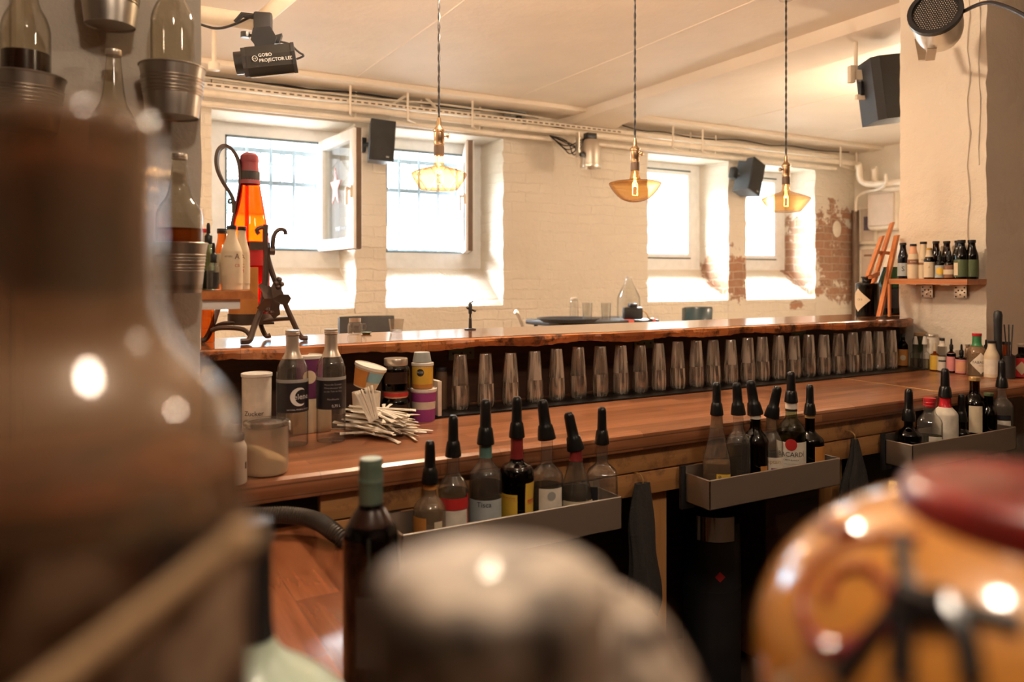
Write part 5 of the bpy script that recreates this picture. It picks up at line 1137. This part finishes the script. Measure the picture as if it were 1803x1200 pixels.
b2 = bucket(316, 428, 92, 'zinc bucket at the pillar edge above the red bottle stand, lower of the column'); wallbottle(314, 272, 76, b2, 'clear bottle with yellow liquid in the lower right bucket', fill=.455)
b3 = bucket(194, -45, 102, 'zinc bucket cut off by the top of the picture'); 
b4 = bucket(200, 300, 100, 'zinc bucket in the middle of the pillar behind the blurred bottle'); wallbottle(204, 90, 76, b4, 'clear bottle standing above the blurred bottle in the middle of the pillar')
b5 = bucket(45, 136, 124, 'zinc bucket at the far left edge below a wide clear bottle'); wallbottle(34, -90, 78, b5, 'clear bottle with dark remains in the far left bucket', fill=.42, liqm='dark_drink')
# small shelf on the hidden side of the pillar
r = thing('wall_shelf', 'small slanted wooden shelf at the left pillar edge under the bitters', 'shelf', (PX, 1.80, 0)); za, zb2 = at(400, 512, Y=1.78).z, at(400, 527, Y=1.78).z
xe = at(446, Y=1.78).x-PX; MB().prism([(0, zb2), (xe+.012, zb2), (xe-.005, za), (0, za)], (0, -.02, 0), (1, 0, 0), (0, 0, 1), (0, .16, 0)).obj('shelf_board', 'shelf_wood', r, smooth=False)
B(0, at(423, Y=1.79).x-PX, -.01, .12, zb2-.022, zb2-.0005, .001).obj('bracket', 'white_paint', r)
def sb(px, top, w, label, Y=1.84, **kw):
    p = at(px, top, Y=Y); k = mpp(p); return bottle('bitters_bottle', label, 'bottle', (max(p.x, PX+w*k/2+.002), Y, za+.0005), w*k/2, p.z-za, **kw)
sb(408, 398, 36, 'cream labelled bitters bottle with black cap, front left of the small shelf', kind='bitters', glass='paper_cream', nr=.010, cap=('screw', 'black_plastic', .010), labels=[('paper_cream', .1, .6, 160, 0, {'text': (('A', .52, .018, 'label_brown', .5), ('CB', .38, .010, 'ink_red', .5), ('BITTERS', .52, .005, 'ink_black', -.3))})])
sb(426, 400, 26, 'second cream labelled bitters bottle, right end of the small shelf', Y=1.885, kind='bitters', glass='paper_cream', nr=.009, cap=('screw', 'black_plastic', .010), labels=[('paper_cream', .1, .6, 160, 0, {'text': (('A', .52, .015, 'label_brown', .1), ('C', .38, .012, 'ink_red', .1), ('B', .3, .012, 'ink_red', .1))})])
sb(376, 458, 22, 'small dark green dropper bottle at the front of the small shelf', Y=1.80, kind='dropper', glass='clear_glass', nr=.006, liq=('blue_dark_glass', .6), cap=('dropper', 'black_rubber', .9))
sb(367, 425, 24, 'green dropper bottle behind the small dark one on the shelf', Y=1.875, kind='dropper', glass='green_pale_glass', nr=.007, liq=('green_glass', .4), cap=('dropper', 'black_rubber'))
sb(391, 404, 26, 'amber bottle with black cap at the back of the small shelf', Y=1.915, kind='bitters', glass='amber_glass', nr=.010, cap=('screw', 'black_plastic', .012), labels=[('paper_cream', .1, .6, 180, 0)])
sb(361, 404, 20, 'bottle with dark red cap at the pillar end of the small shelf', Y=1.925, kind='bitters', glass='paper_cream', nr=.006, cap=('screw', 'cap_red', .010))
sb(378, 402, 22, 'squat clear bottle with silver cap at the back of the small shelf', Y=1.92, kind='jar', glass='clear_glass', cap=('lid', 'cap_silver', .006), labels=[('paper_white', .1, .7, 200, 0)]) if 0 else None
p = at(366, 0, Y=2.25); bottle('oil_bottle', 'slim amber bottle standing on the ledge against the left pillar edge', 'bottle', (p.x+.0, 2.25, LZ+.0012), .018, .115, 'dropper', glass='amber_glass', nr=.008, cap=('screw', 'black_plastic', .006))

# ---------------------------------------------------------------- shelf on the right pillar
zs0, zs1 = at(1640, 500.5, X=3.10).z, at(1640, 491, X=3.10).z
ya, yb = at(1564, X=3.09).y, at(1700, X=3.09).y
r = thing('wall_shelf', 'varnished wooden shelf with dark little bottles on the right pillar', 'shelf', (3.24, 0, 0))
MB().prism([(-.15, ya), (0, ya+.02), (0, yb), (-.145, yb-.004)], (0, 0, zs0), (1, 0, 0), (0, 1, 0), (0, 0, zs1-zs0)).obj('shelf_board', 'shelf_wood', r, smooth=False)
for px, nm_ in ((1631, 'dull'), (1690, 'bright')):
    y = at(px, X=3.225).y; b = thing('shelf_bracket', nm_+' perforated steel bracket plate under the right pillar shelf', 'bracket', (3.24, y, zs0-.06)); B(-.012, -.008, -.027, .027, 0, .058, .0015).box(-.12, -.01, -.02, .02, .056, .0595).obj('plate', 'steel' if nm_ == 'dull' else 'aluminium', b)
    h = MB()
    for dy, dz in ((-.018, .008), (.018, .008), (0, .016), (-.018, .026), (.018, .026), (-.008, .034), (.008, .034), (-.018, .046), (.018, .046)):
        h.m = Matrix.Translation((-.0125, dy, dz)) @ Matrix.Rotation(-PI/2, 4, 'Y'); h.lathe([(0, 0), (.0035, 0), (.0035, .0008), (0, .0008)], 8)
    h.obj('screw_holes', 'ink_black', b)
def ps(px, top, w, X, label, **kw):
    p = at(px, top, X=X); k = mpp(p); return bottle('bitters_bottle', label, 'bottle', (p.x, p.y, zs1+.0004), w*k/2*.97, p.z-zs1, **kw)
BC = ('screw', 'black_plastic', .011)
ps(1590, 428, 18, 3.13, 'dark blue bottle with grey drawing label, leftmost on the pillar shelf', kind='bitters', glass='blue_dark_glass', nr=.012, cap=BC, labels=[('label_grey', .08, .44, 160, 0, {'text': (('S', .27, .03, 'ink_black'),)})])
ps(1608, 430, 19, 3.13, 'orange tinted bitters bottle with brown banded label, second on the pillar shelf', kind='bitters', glass='paper_cream', nr=.012, cap=BC, wraps=[('label_peach', .72, .95)], labels=[('paper_cream', .05, .56, 170, 0), ('label_brown', .42, .56, 150, 0, {'off': .0016, 'text': (('BITTERS', .49, .007, 'ink_white'),)})])
ps(1626, 426, 18, 3.15, 'cream bitters bottle partly behind a yellow capped one', kind='bitters', glass='paper_cream', nr=.012, cap=BC, labels=[('paper_cream', .05, .6, 170, 0, {'text': (('The', .5, .012, 'label_brown'),)}), ('label_brown', .38, .44, 130, 0, {'off': .0016})])
ps(1636, 437, 17, 3.12, 'small dark bottle with yellow cap and cream label on the pillar shelf', kind='bitters', glass='black_glass', nr=.010, cap=('screw', 'cap_yellow', .008), wraps=[('paper_cream', .72, .95)], labels=[('paper_cream', .05, .55, 170, 0, {'text': (('A', .38, .014, 'ink_gold'),)})])
ps(1648, 425, 17, 3.19, 'tall dark bottle behind the dropper with round yellow label', kind='bitters', glass='brown_dark_glass', nr=.012, cap=BC, liq=('dark_drink', .5))
ps(1655, 455, 16, 3.13, 'blue-black dropper bottle with round yellow label on the pillar shelf', kind='dropper', glass='blue_dark_glass', nr=.009, cap=('dropper', 'black_rubber', .75), liq=('dark_drink', .6), labels=[('label_grey', .06, .66, 170, 0, {'disc': (.38, .016, 'paper_yellow')})])
ps(1667, 425, 17, 3.19, 'tall dark bottle behind the dropper with red-brown label', kind='bitters', glass='brown_dark_glass', nr=.012, cap=BC, liq=('dark_drink', .5))
ps(1672, 455, 19, 3.13, 'dark dropper bottle with red-brown and cream label on the pillar shelf', kind='dropper', glass='black_glass', nr=.009, cap=('dropper', 'black_rubber', .75), liq=('dark_drink', .6), labels=[('label_brown', .06, .68, 175, 0), ('paper_cream', .22, .46, 165, 0, {'off': .0016})])
ps(1687, 424, 20, 3.19, 'dark bottle furthest back beside the pillar, between two green labelled ones', kind='bitters', glass='brown_dark_glass', nr=.012, cap=BC, liq=('dark_drink', .5))
ps(1693, 423, 24, 3.13, 'dark bottle with green and cream label near the right end of the shelf', kind='bitters', glass='black_glass', nr=.013, cap=('screw', 'black_plastic', .013), liq=('dark_drink', .5), labels=[('label_green', .06, .5, 175, 0), ('paper_cream', .1, .42, 45, -50, {'off': .0016})])
ps(1711, 423, 22, 3.155, 'rightmost dark bottle with dull green label on the pillar shelf', kind='bitters', glass='black_glass', nr=.013, cap=('screw', 'black_plastic', .013), liq=('dark_drink', .5), labels=[('label_green', .06, .5, 160, 0)])

# ---------------------------------------------------------------- little bottles on the right end of the worktop
def cb(px, bot, top, w, label, name='bitters_bottle', cat='bottle', back=False, **kw):
    p = at(px, bot, z=ZC+.0008)
    if px < 1735: p = Vector((3.15 if not back else 3.2, 0, ZC+.0008)); p.y = at(px, X=p.x).y
    k = mpp(p)
    if p.y > 1.79 and p.x+w*k/2 > 3.232: p = Vector((3.23-w*k/2, 0, p.z)); p.y = at(px, X=p.x).y; k = mpp(p)
    H = at(px, top, Y=p.y).z-p.z; return bottle(name, label, cat, p, w*k/2, H, **kw)
cb(1590, 642, 588, 16, 'dark sauce bottle with brown label beside the last inverted glass', kind='bordeaux', glass='black_glass', nr=.008, cap=('screw', 'black_plastic', .016), liq=('dark_drink', .5), labels=[('label_orange', .06, .55, 170, 0, {'disc': (.3, .012, 'paper_cream')})])
cb(1612, 648, 604, 17, 'clear dash bottle with white nozzle, left of the yellow labelled one', kind='squat', nr=.008, liq=('pale_liquid', .4), cap=('dasher', 'white_plastic'))
cb(1628, 648, 604, 16, 'clear dash bottle with white nozzle, second beside the last glass', kind='squat', nr=.008, liq=('pale_liquid', .4), cap=('dasher', 'white_plastic'))
cb(1620, 640, 590, 24, back=True, label= 'storage jar with wooden lid behind the clear dash bottles', name='storage_jar', cat='jar', kind='jar', glass='green_pale_glass', cap=('lid', 'cork', .012))
cb(1640, 640, 592, 26, back=True, label= 'storage jar with printed label and grey lid behind the white nozzles', name='storage_jar', cat='jar', kind='jar', glass='paper_white', cap=('lid', 'cap_silver', .010), labels=[('paper_white', .5, .9, 150, 0)])
cb(1646, 650, 616, 15, 'small bottle with yellow label and cream nozzle on the worktop', kind='dropper', glass='amber_glass', nr=.006, cap=('dasher', 'paper_cream'), labels=[('paper_yellow', .06, .76, 170, 0)])
cb(1659, 651, 598, 15, 'clear bottle with white label and black moustache print on the worktop', kind='dropper', nr=.010, cap=('lid', 'black_plastic', .008), liq=('pale_liquid', .5), wraps=[('paper_white', .8, .97)], labels=[('paper_white', .04, .48, 170, 0), ('ink_black', .32, .37, 90, 0, {'off': .0016})])
cb(1675, 652, 612, 15, 'black dropper bottle with pink slanted label on the worktop', kind='dropper', glass='black_glass', nr=.006, cap=('dropper', 'black_rubber', .9), liq=('dark_drink', .5), labels=[('label_pink', .08, .8, 120, -15)])
cb(1693, 655, 622, 19, 'dark dropper bottle with coral patterned label left of the hot sauce', kind='dropper', glass='black_glass', nr=.007, cap=('dropper', 'black_rubber', .9), liq=('dark_drink', .5), labels=[('label_pink', .04, .72, 170, 0), ('label_peach', .14, .62, 110, 0, {'off': .0016})])
cb(1720, 660, 587, 32, 'large hot sauce bottle with diamond label, red cap and green neck', name='hot_sauce_bottle', kind='tabasco', glass='smoked_bottle_glass', nr=.0155, liq=('red_liquid', .42), cap=('screw', 'cap_red', .012), wraps=[('tabasco_green', .70, .96)], labels=[('paper_white', .06, .56, 120, 22, {'rows': 16, 'shape': diamond, 'text': (('TABASCO', .33, .0145, 'ink_black'), ('BRAND', .25, .005, 'ink_red'))})])
cb(1746, 664, 600, 24, 'cream coloured bottle with black cap right of the hot sauce', kind='bitters', glass='paper_cream', nr=.013, cap=('screw', 'black_plastic', .011), labels=[('paper_white', .1, .5, 150, 0, {})])
cb(1772, 664, 602, 26, 'amber jar bottle with cream and copper label on the right worktop', kind='squat', glass='amber_glass', nr=.013, cap=('screw', 'black_plastic', .012), liq=('amber_liquid', .5), labels=[('paper_cream', .03, .56, 90, -30), ('label_orange', .03, .56, 70, 52), ('paper_cream', .03, .56, 12, 50, {'off': .0016})])
cb(1799, 664, 606, 28, 'dark bottle with dark red shield label at the right picture edge', kind='squat', glass='black_glass', nr=.013, cap=('screw', 'cap_silver', .012), liq=('dark_drink', .5), labels=[('label_red', .03, .6, 170, 0), ('paper_cream', .1, .5, 80, 0, {'off': .0016, 'rows': 8, 'shape': diamond})])
cb(1704, 643, 606, 10, back=True, label= 'small dark bottle hidden behind the coral labelled dropper', kind='dropper', glass='smoked_bottle_glass', nr=.008, cap=('screw', 'cap_silver', .01))
cb(1736, 648, 612, 10, 'small black dropper behind the hot sauce and cream bottles', kind='dropper', glass='black_glass', nr=.006, cap=('dropper', 'black_rubber', .8))
p = at(1757, 640, z=ZC); x = 3.31; y = at(1756, X=x).y; p = Vector((3.30, 1.70, ZC+.001)); 
g = thing('pepper_mill', 'tall black mill standing behind the amber jar against the shaded wall', 'mill', p); hz_ = at(1757, 546, Y=1.70).z-p.z; p.x = at(1757, Y=1.70).x; g.location = p
MB().lathe(chaikin([(0, 0), (.017, 0), (.018, .01), (.014, hz_*.5), (.0155, hz_*.8), (.017, hz_*.98), (0, hz_)], 1), 20).obj('mill_body', 'black_plastic', g)
g = thing('utensil_cup', 'black cup holding three dark sticks at the right picture edge', 'cup', (at(1777, Y=1.66).x, 1.66, ZC+.001)); MB().lathe([(0, 0), (.02, 0), (.023, .09), (.02, .09), (.018, .006), (0, .006)], 20).obj('cup_body', 'black_plastic', g)
for i, px in enumerate((1768, 1776, 1783)):
    a = g.location; t = at(px, 571, Y=1.66); o = MB().tube([(a.x+(i-1)*.004, 1.66, ZC+.02), (t.x, 1.66, t.z)], .0028, 6).obj('stir_stick', 'black_plastic'); tagit(o, ['left', 'middle', 'right'][i]+' of three thin black sticks in the black cup', 'stick', 'black sticks in the cup')

# ---------------------------------------------------------------- foreground
pw = at(653, 1195, d=.95)
bottle('wine_bottle', 'dark red wine bottle with grey-green screw capsule on the lower worktop', 'bottle', (pw.x, pw.y, .8205), .0345, at(653, 812, d=.95).z-.8205, 'bordeaux', glass='wine_glass_bottle', nr=.0135, liq=('dark_drink', .8), cap=('tall', 'cap_green_grey', .072, 'cap_pale_green'), labels=[('chair_grey', .1, .42, 140, 40)], seg=48)
pm = at(447, 1100, d=.47)
r = bottle('mint_bottle', 'pale mint bottle with black screw neck on the lower worktop', 'bottle', (pm.x, pm.y, .8205), .066, at(440, 922, d=.47).z-.8205, 'spirit', glass='mint_glaze', nr=.0098, wraps=[('black_plastic', .80, .985)], cap=('screw', 'black_plastic', .014), seg=48)
# big blurred bottle at the left
pg = at(128, 600, d=.205); zg = lambda py: CZ-(py-485)/F*.205
r = thing('foreground_bottle', 'very large blurred brown glass bottle filling the left foreground', 'bottle', (pg.x, pg.y, 1.0502), facing(pg)); b0 = 1.0502
nk = 143*.205/F; bd = 290*.205/F
zsh = zg(600)-b0; zbd = zg(745)-b0; zt = zg(190)-b0
pr = [(0, 0), (bd*.95, 0), (bd, .006), (bd, .03), (bd, zbd-.02), (bd*.98, zbd-.004), (bd*.83, zbd+.010), (nk*1.12, zsh-.001), (nk*1.0, zsh+.01), (nk*.98, zsh+.02), (nk*.97, zt-.012), (nk*.98, zt-.004), (nk*.8, zt), (0, zt+.001)]
MB().lathe(chaikin(pr, 2), 56).obj('glass_body', 'smoked_bottle_glass', r)
MB().lathe(chaikin([(0, zsh+.012), (nk*.86, zsh+.012), (nk*.86, zt-.022), (nk*.7, zt-.012), (0, zt-.011)], 1), 40).obj('capsule', 'brown_capsule', r)
pp = [(bd, 0), (bd, zbd)]
patch(pp, .02, zbd-.022, .0, 2.9, 2, off=.0007, seg=40).obj('label', 'dark_label', r)
MB().lathe([(0, .006), (bd*.93, .006), (bd*.93, zbd-.012), (0, zbd-.012)], 40).obj('contents', 'brown_capsule', r)
a, b = at(120, 1190, d=.150), at(424, 952, d=.168)
tagit(MB().tube([a+(a-b)*1.0, a, a.lerp(b, .5), b], [.0042, .0036, .0032, .0035], 14).lathe([(0, -.0042), (.003, -.003), (.0042, 0), (.003, .003), (0, .0042)], 14, tuple(b)).obj('tan_rod', 'cork'), 'blurred tan rod slanting across the lower left foreground', 'rod')  # thin tapered rod with a rounded tip
# stone-coloured stoppered bottle in the middle
pc_ = at(863, 1000, d=.165); zc = CZ-(1000-485)/F*.165
r = thing('stoppered_bottle', 'blurred mottled grey bottle with wide round stopper, middle foreground', 'bottle', (pc_.x, pc_.y, 1.0502), facing(pc_)); z_ = zc-1.0502; rc = 208*.165/F
MB().lathe(chaikin([(0, z_-.030), (rc*.98, z_-.030), (rc*1.02, z_-.024), (rc*1.02, z_-.004), (rc*.9, z_+.0005), (0, z_+.0015)], 2), 48).obj('stopper', 'mottled_stone', r)
MB().lathe(chaikin([(0, 0), (.034, 0), (.036, .01), (.036, z_-.065), (.03, z_-.045), (rc*.8, z_-.0305), (0, z_-.0303)], 2), 48).obj('bottle_body', 'mottled_stone', r)
pj = at(1035, 1100, d=.235); zj = CZ-(1038-485)/F*.235-1.0502
r = thing('stoneware_jug', 'blurred mottled beige rounded jug behind the stoppered bottle', 'jug', (pj.x, pj.y, 1.0502), facing(pj)); rj = 270*.235/F
MB().lathe(chaikin([(0, 0), (rj*.7, 0), (rj*.95, .03), (rj, zj*.45), (rj*.93, zj*.72), (rj*.6, zj*.93), (rj*.3, zj), (0, zj)], 2), 48).obj('jug_body', 'mottled_stone', r); MB().lathe([(0, zj-.002), (.006, zj-.002), (.007, zj+.004), (0, zj+.005)], 20).obj('knob', 'mottled_stone', r)
# painted orange jar with red wax cap
pk = at(1765, 1100, d=.25); C = Vector((pk.x, pk.y, CZ-(1180-485)/F*.25)); ra = 420*.25/F; rz_ = .060
r = thing('painted_jar', 'blurred glossy orange painted jar with dark red cap, right foreground', 'jar', (C.x, C.y, 1.0502), facing(C)); zc0 = C.z-1.0502
pr = [(0, 0), (ra*.6, 0), (ra*.8, .01)]
for i in range(13):
    t = -.75+i*(1.35+.75)/12; pr.append((ra*math.cos(t), zc0+rz_*math.sin(t)))
pr = [q for q in pr if q[1] >= 0]; MB().lathe(pr, 64).obj('jar_body', 'jar_orange', r)
kc = at(1822, 870, d=.243); rk = 222*.243/F; zk = CZ-(858-485)/F*.243-1.0502
inv = Matrix.Rotation(-facing(C), 4, 'Z')
off = inv @ Vector((kc.x-C.x, kc.y-C.y, 0))
MB().lathe(chaikin([(0, zk-.034), (rk*.93, zk-.034), (rk*.97, zk-.03), (rk, zk-.006), (rk*.93, zk), (rk*.8, zk+.002), (rk*.5, zk+.001), (0, zk+.0025)], 2), 48, (off.x, off.y, 0)).obj('wax_cap', 'red_wax', r)
def onjar(px, py, lift=.0006):
    rx, ry, rz2 = _ray(px, py); o = Vector((0, 0, CZ))-C; d = Vector((rx, ry, rz2)); s = Vector((1/ra, 1/ra, 1/rz_))
    o2 = Vector((o.x*s.x, o.y*s.y, o.z*s.z)); d2 = Vector((d.x*s.x, d.y*s.y, d.z*s.z)); A = d2.dot(d2); Bq = 2*o2.dot(d2); Cq = o2.dot(o2)-1; D_ = Bq*Bq-4*A*Cq
    t = (-Bq-math.sqrt(D_))/(2*A) if D_ > 0 else -Bq/(2*A)
    p_ = C+o+d*t; nrm = Vector(((p_.x-C.x)/ra**2, (p_.y-C.y)/ra**2, (p_.z-C.z)/rz_**2)).normalized(); p_ += nrm*lift
    return inv @ (p_-Vector((C.x, C.y, 1.0502)))
def stroke(name, px, rad_, mat):
    mb = MB().tube(chaikin([tuple(onjar(*q)) for q in px], 3), rad_, 8); mb.obj(name, mat, r)
stroke('painted_swirl', [(1455, 1060), (1470, 1010), (1525, 995), (1570, 1035), (1560, 1090), (1500, 1135), (1440, 1130), (1410, 1080), (1425, 1010), (1480, 960), (1560, 945), (1620, 950)], .0016, 'paint_darkred')
stroke('painted_swirl', [(1430, 1125), (1470, 1150), (1520, 1135), (1560, 1100)], .0026, 'paint_darkred')
stroke('painted_swirl', [(1450, 925), (1480, 940), (1505, 930)], .002, 'paint_darkred')
stroke('painted_line', [(1592, 950), (1590, 990), (1600, 1030), (1620, 1055)], .0026, 'paint_black'); stroke('painted_line', [(1480, 1195), (1530, 1130), (1580, 1070), (1640, 1050), (1700, 1075), (1800, 1100)], .003, 'paint_black')
stroke('painted_line', [(1590, 1060), (1590, 1120), (1590, 1198)], .0036, 'paint_black'); stroke('painted_line', [(1660, 1060), (1700, 1110), (1712, 1198)], .0034, 'paint_black'); stroke('painted_blot', [(1585, 1050), (1620, 1070), (1670, 1075)], .006, 'paint_black')
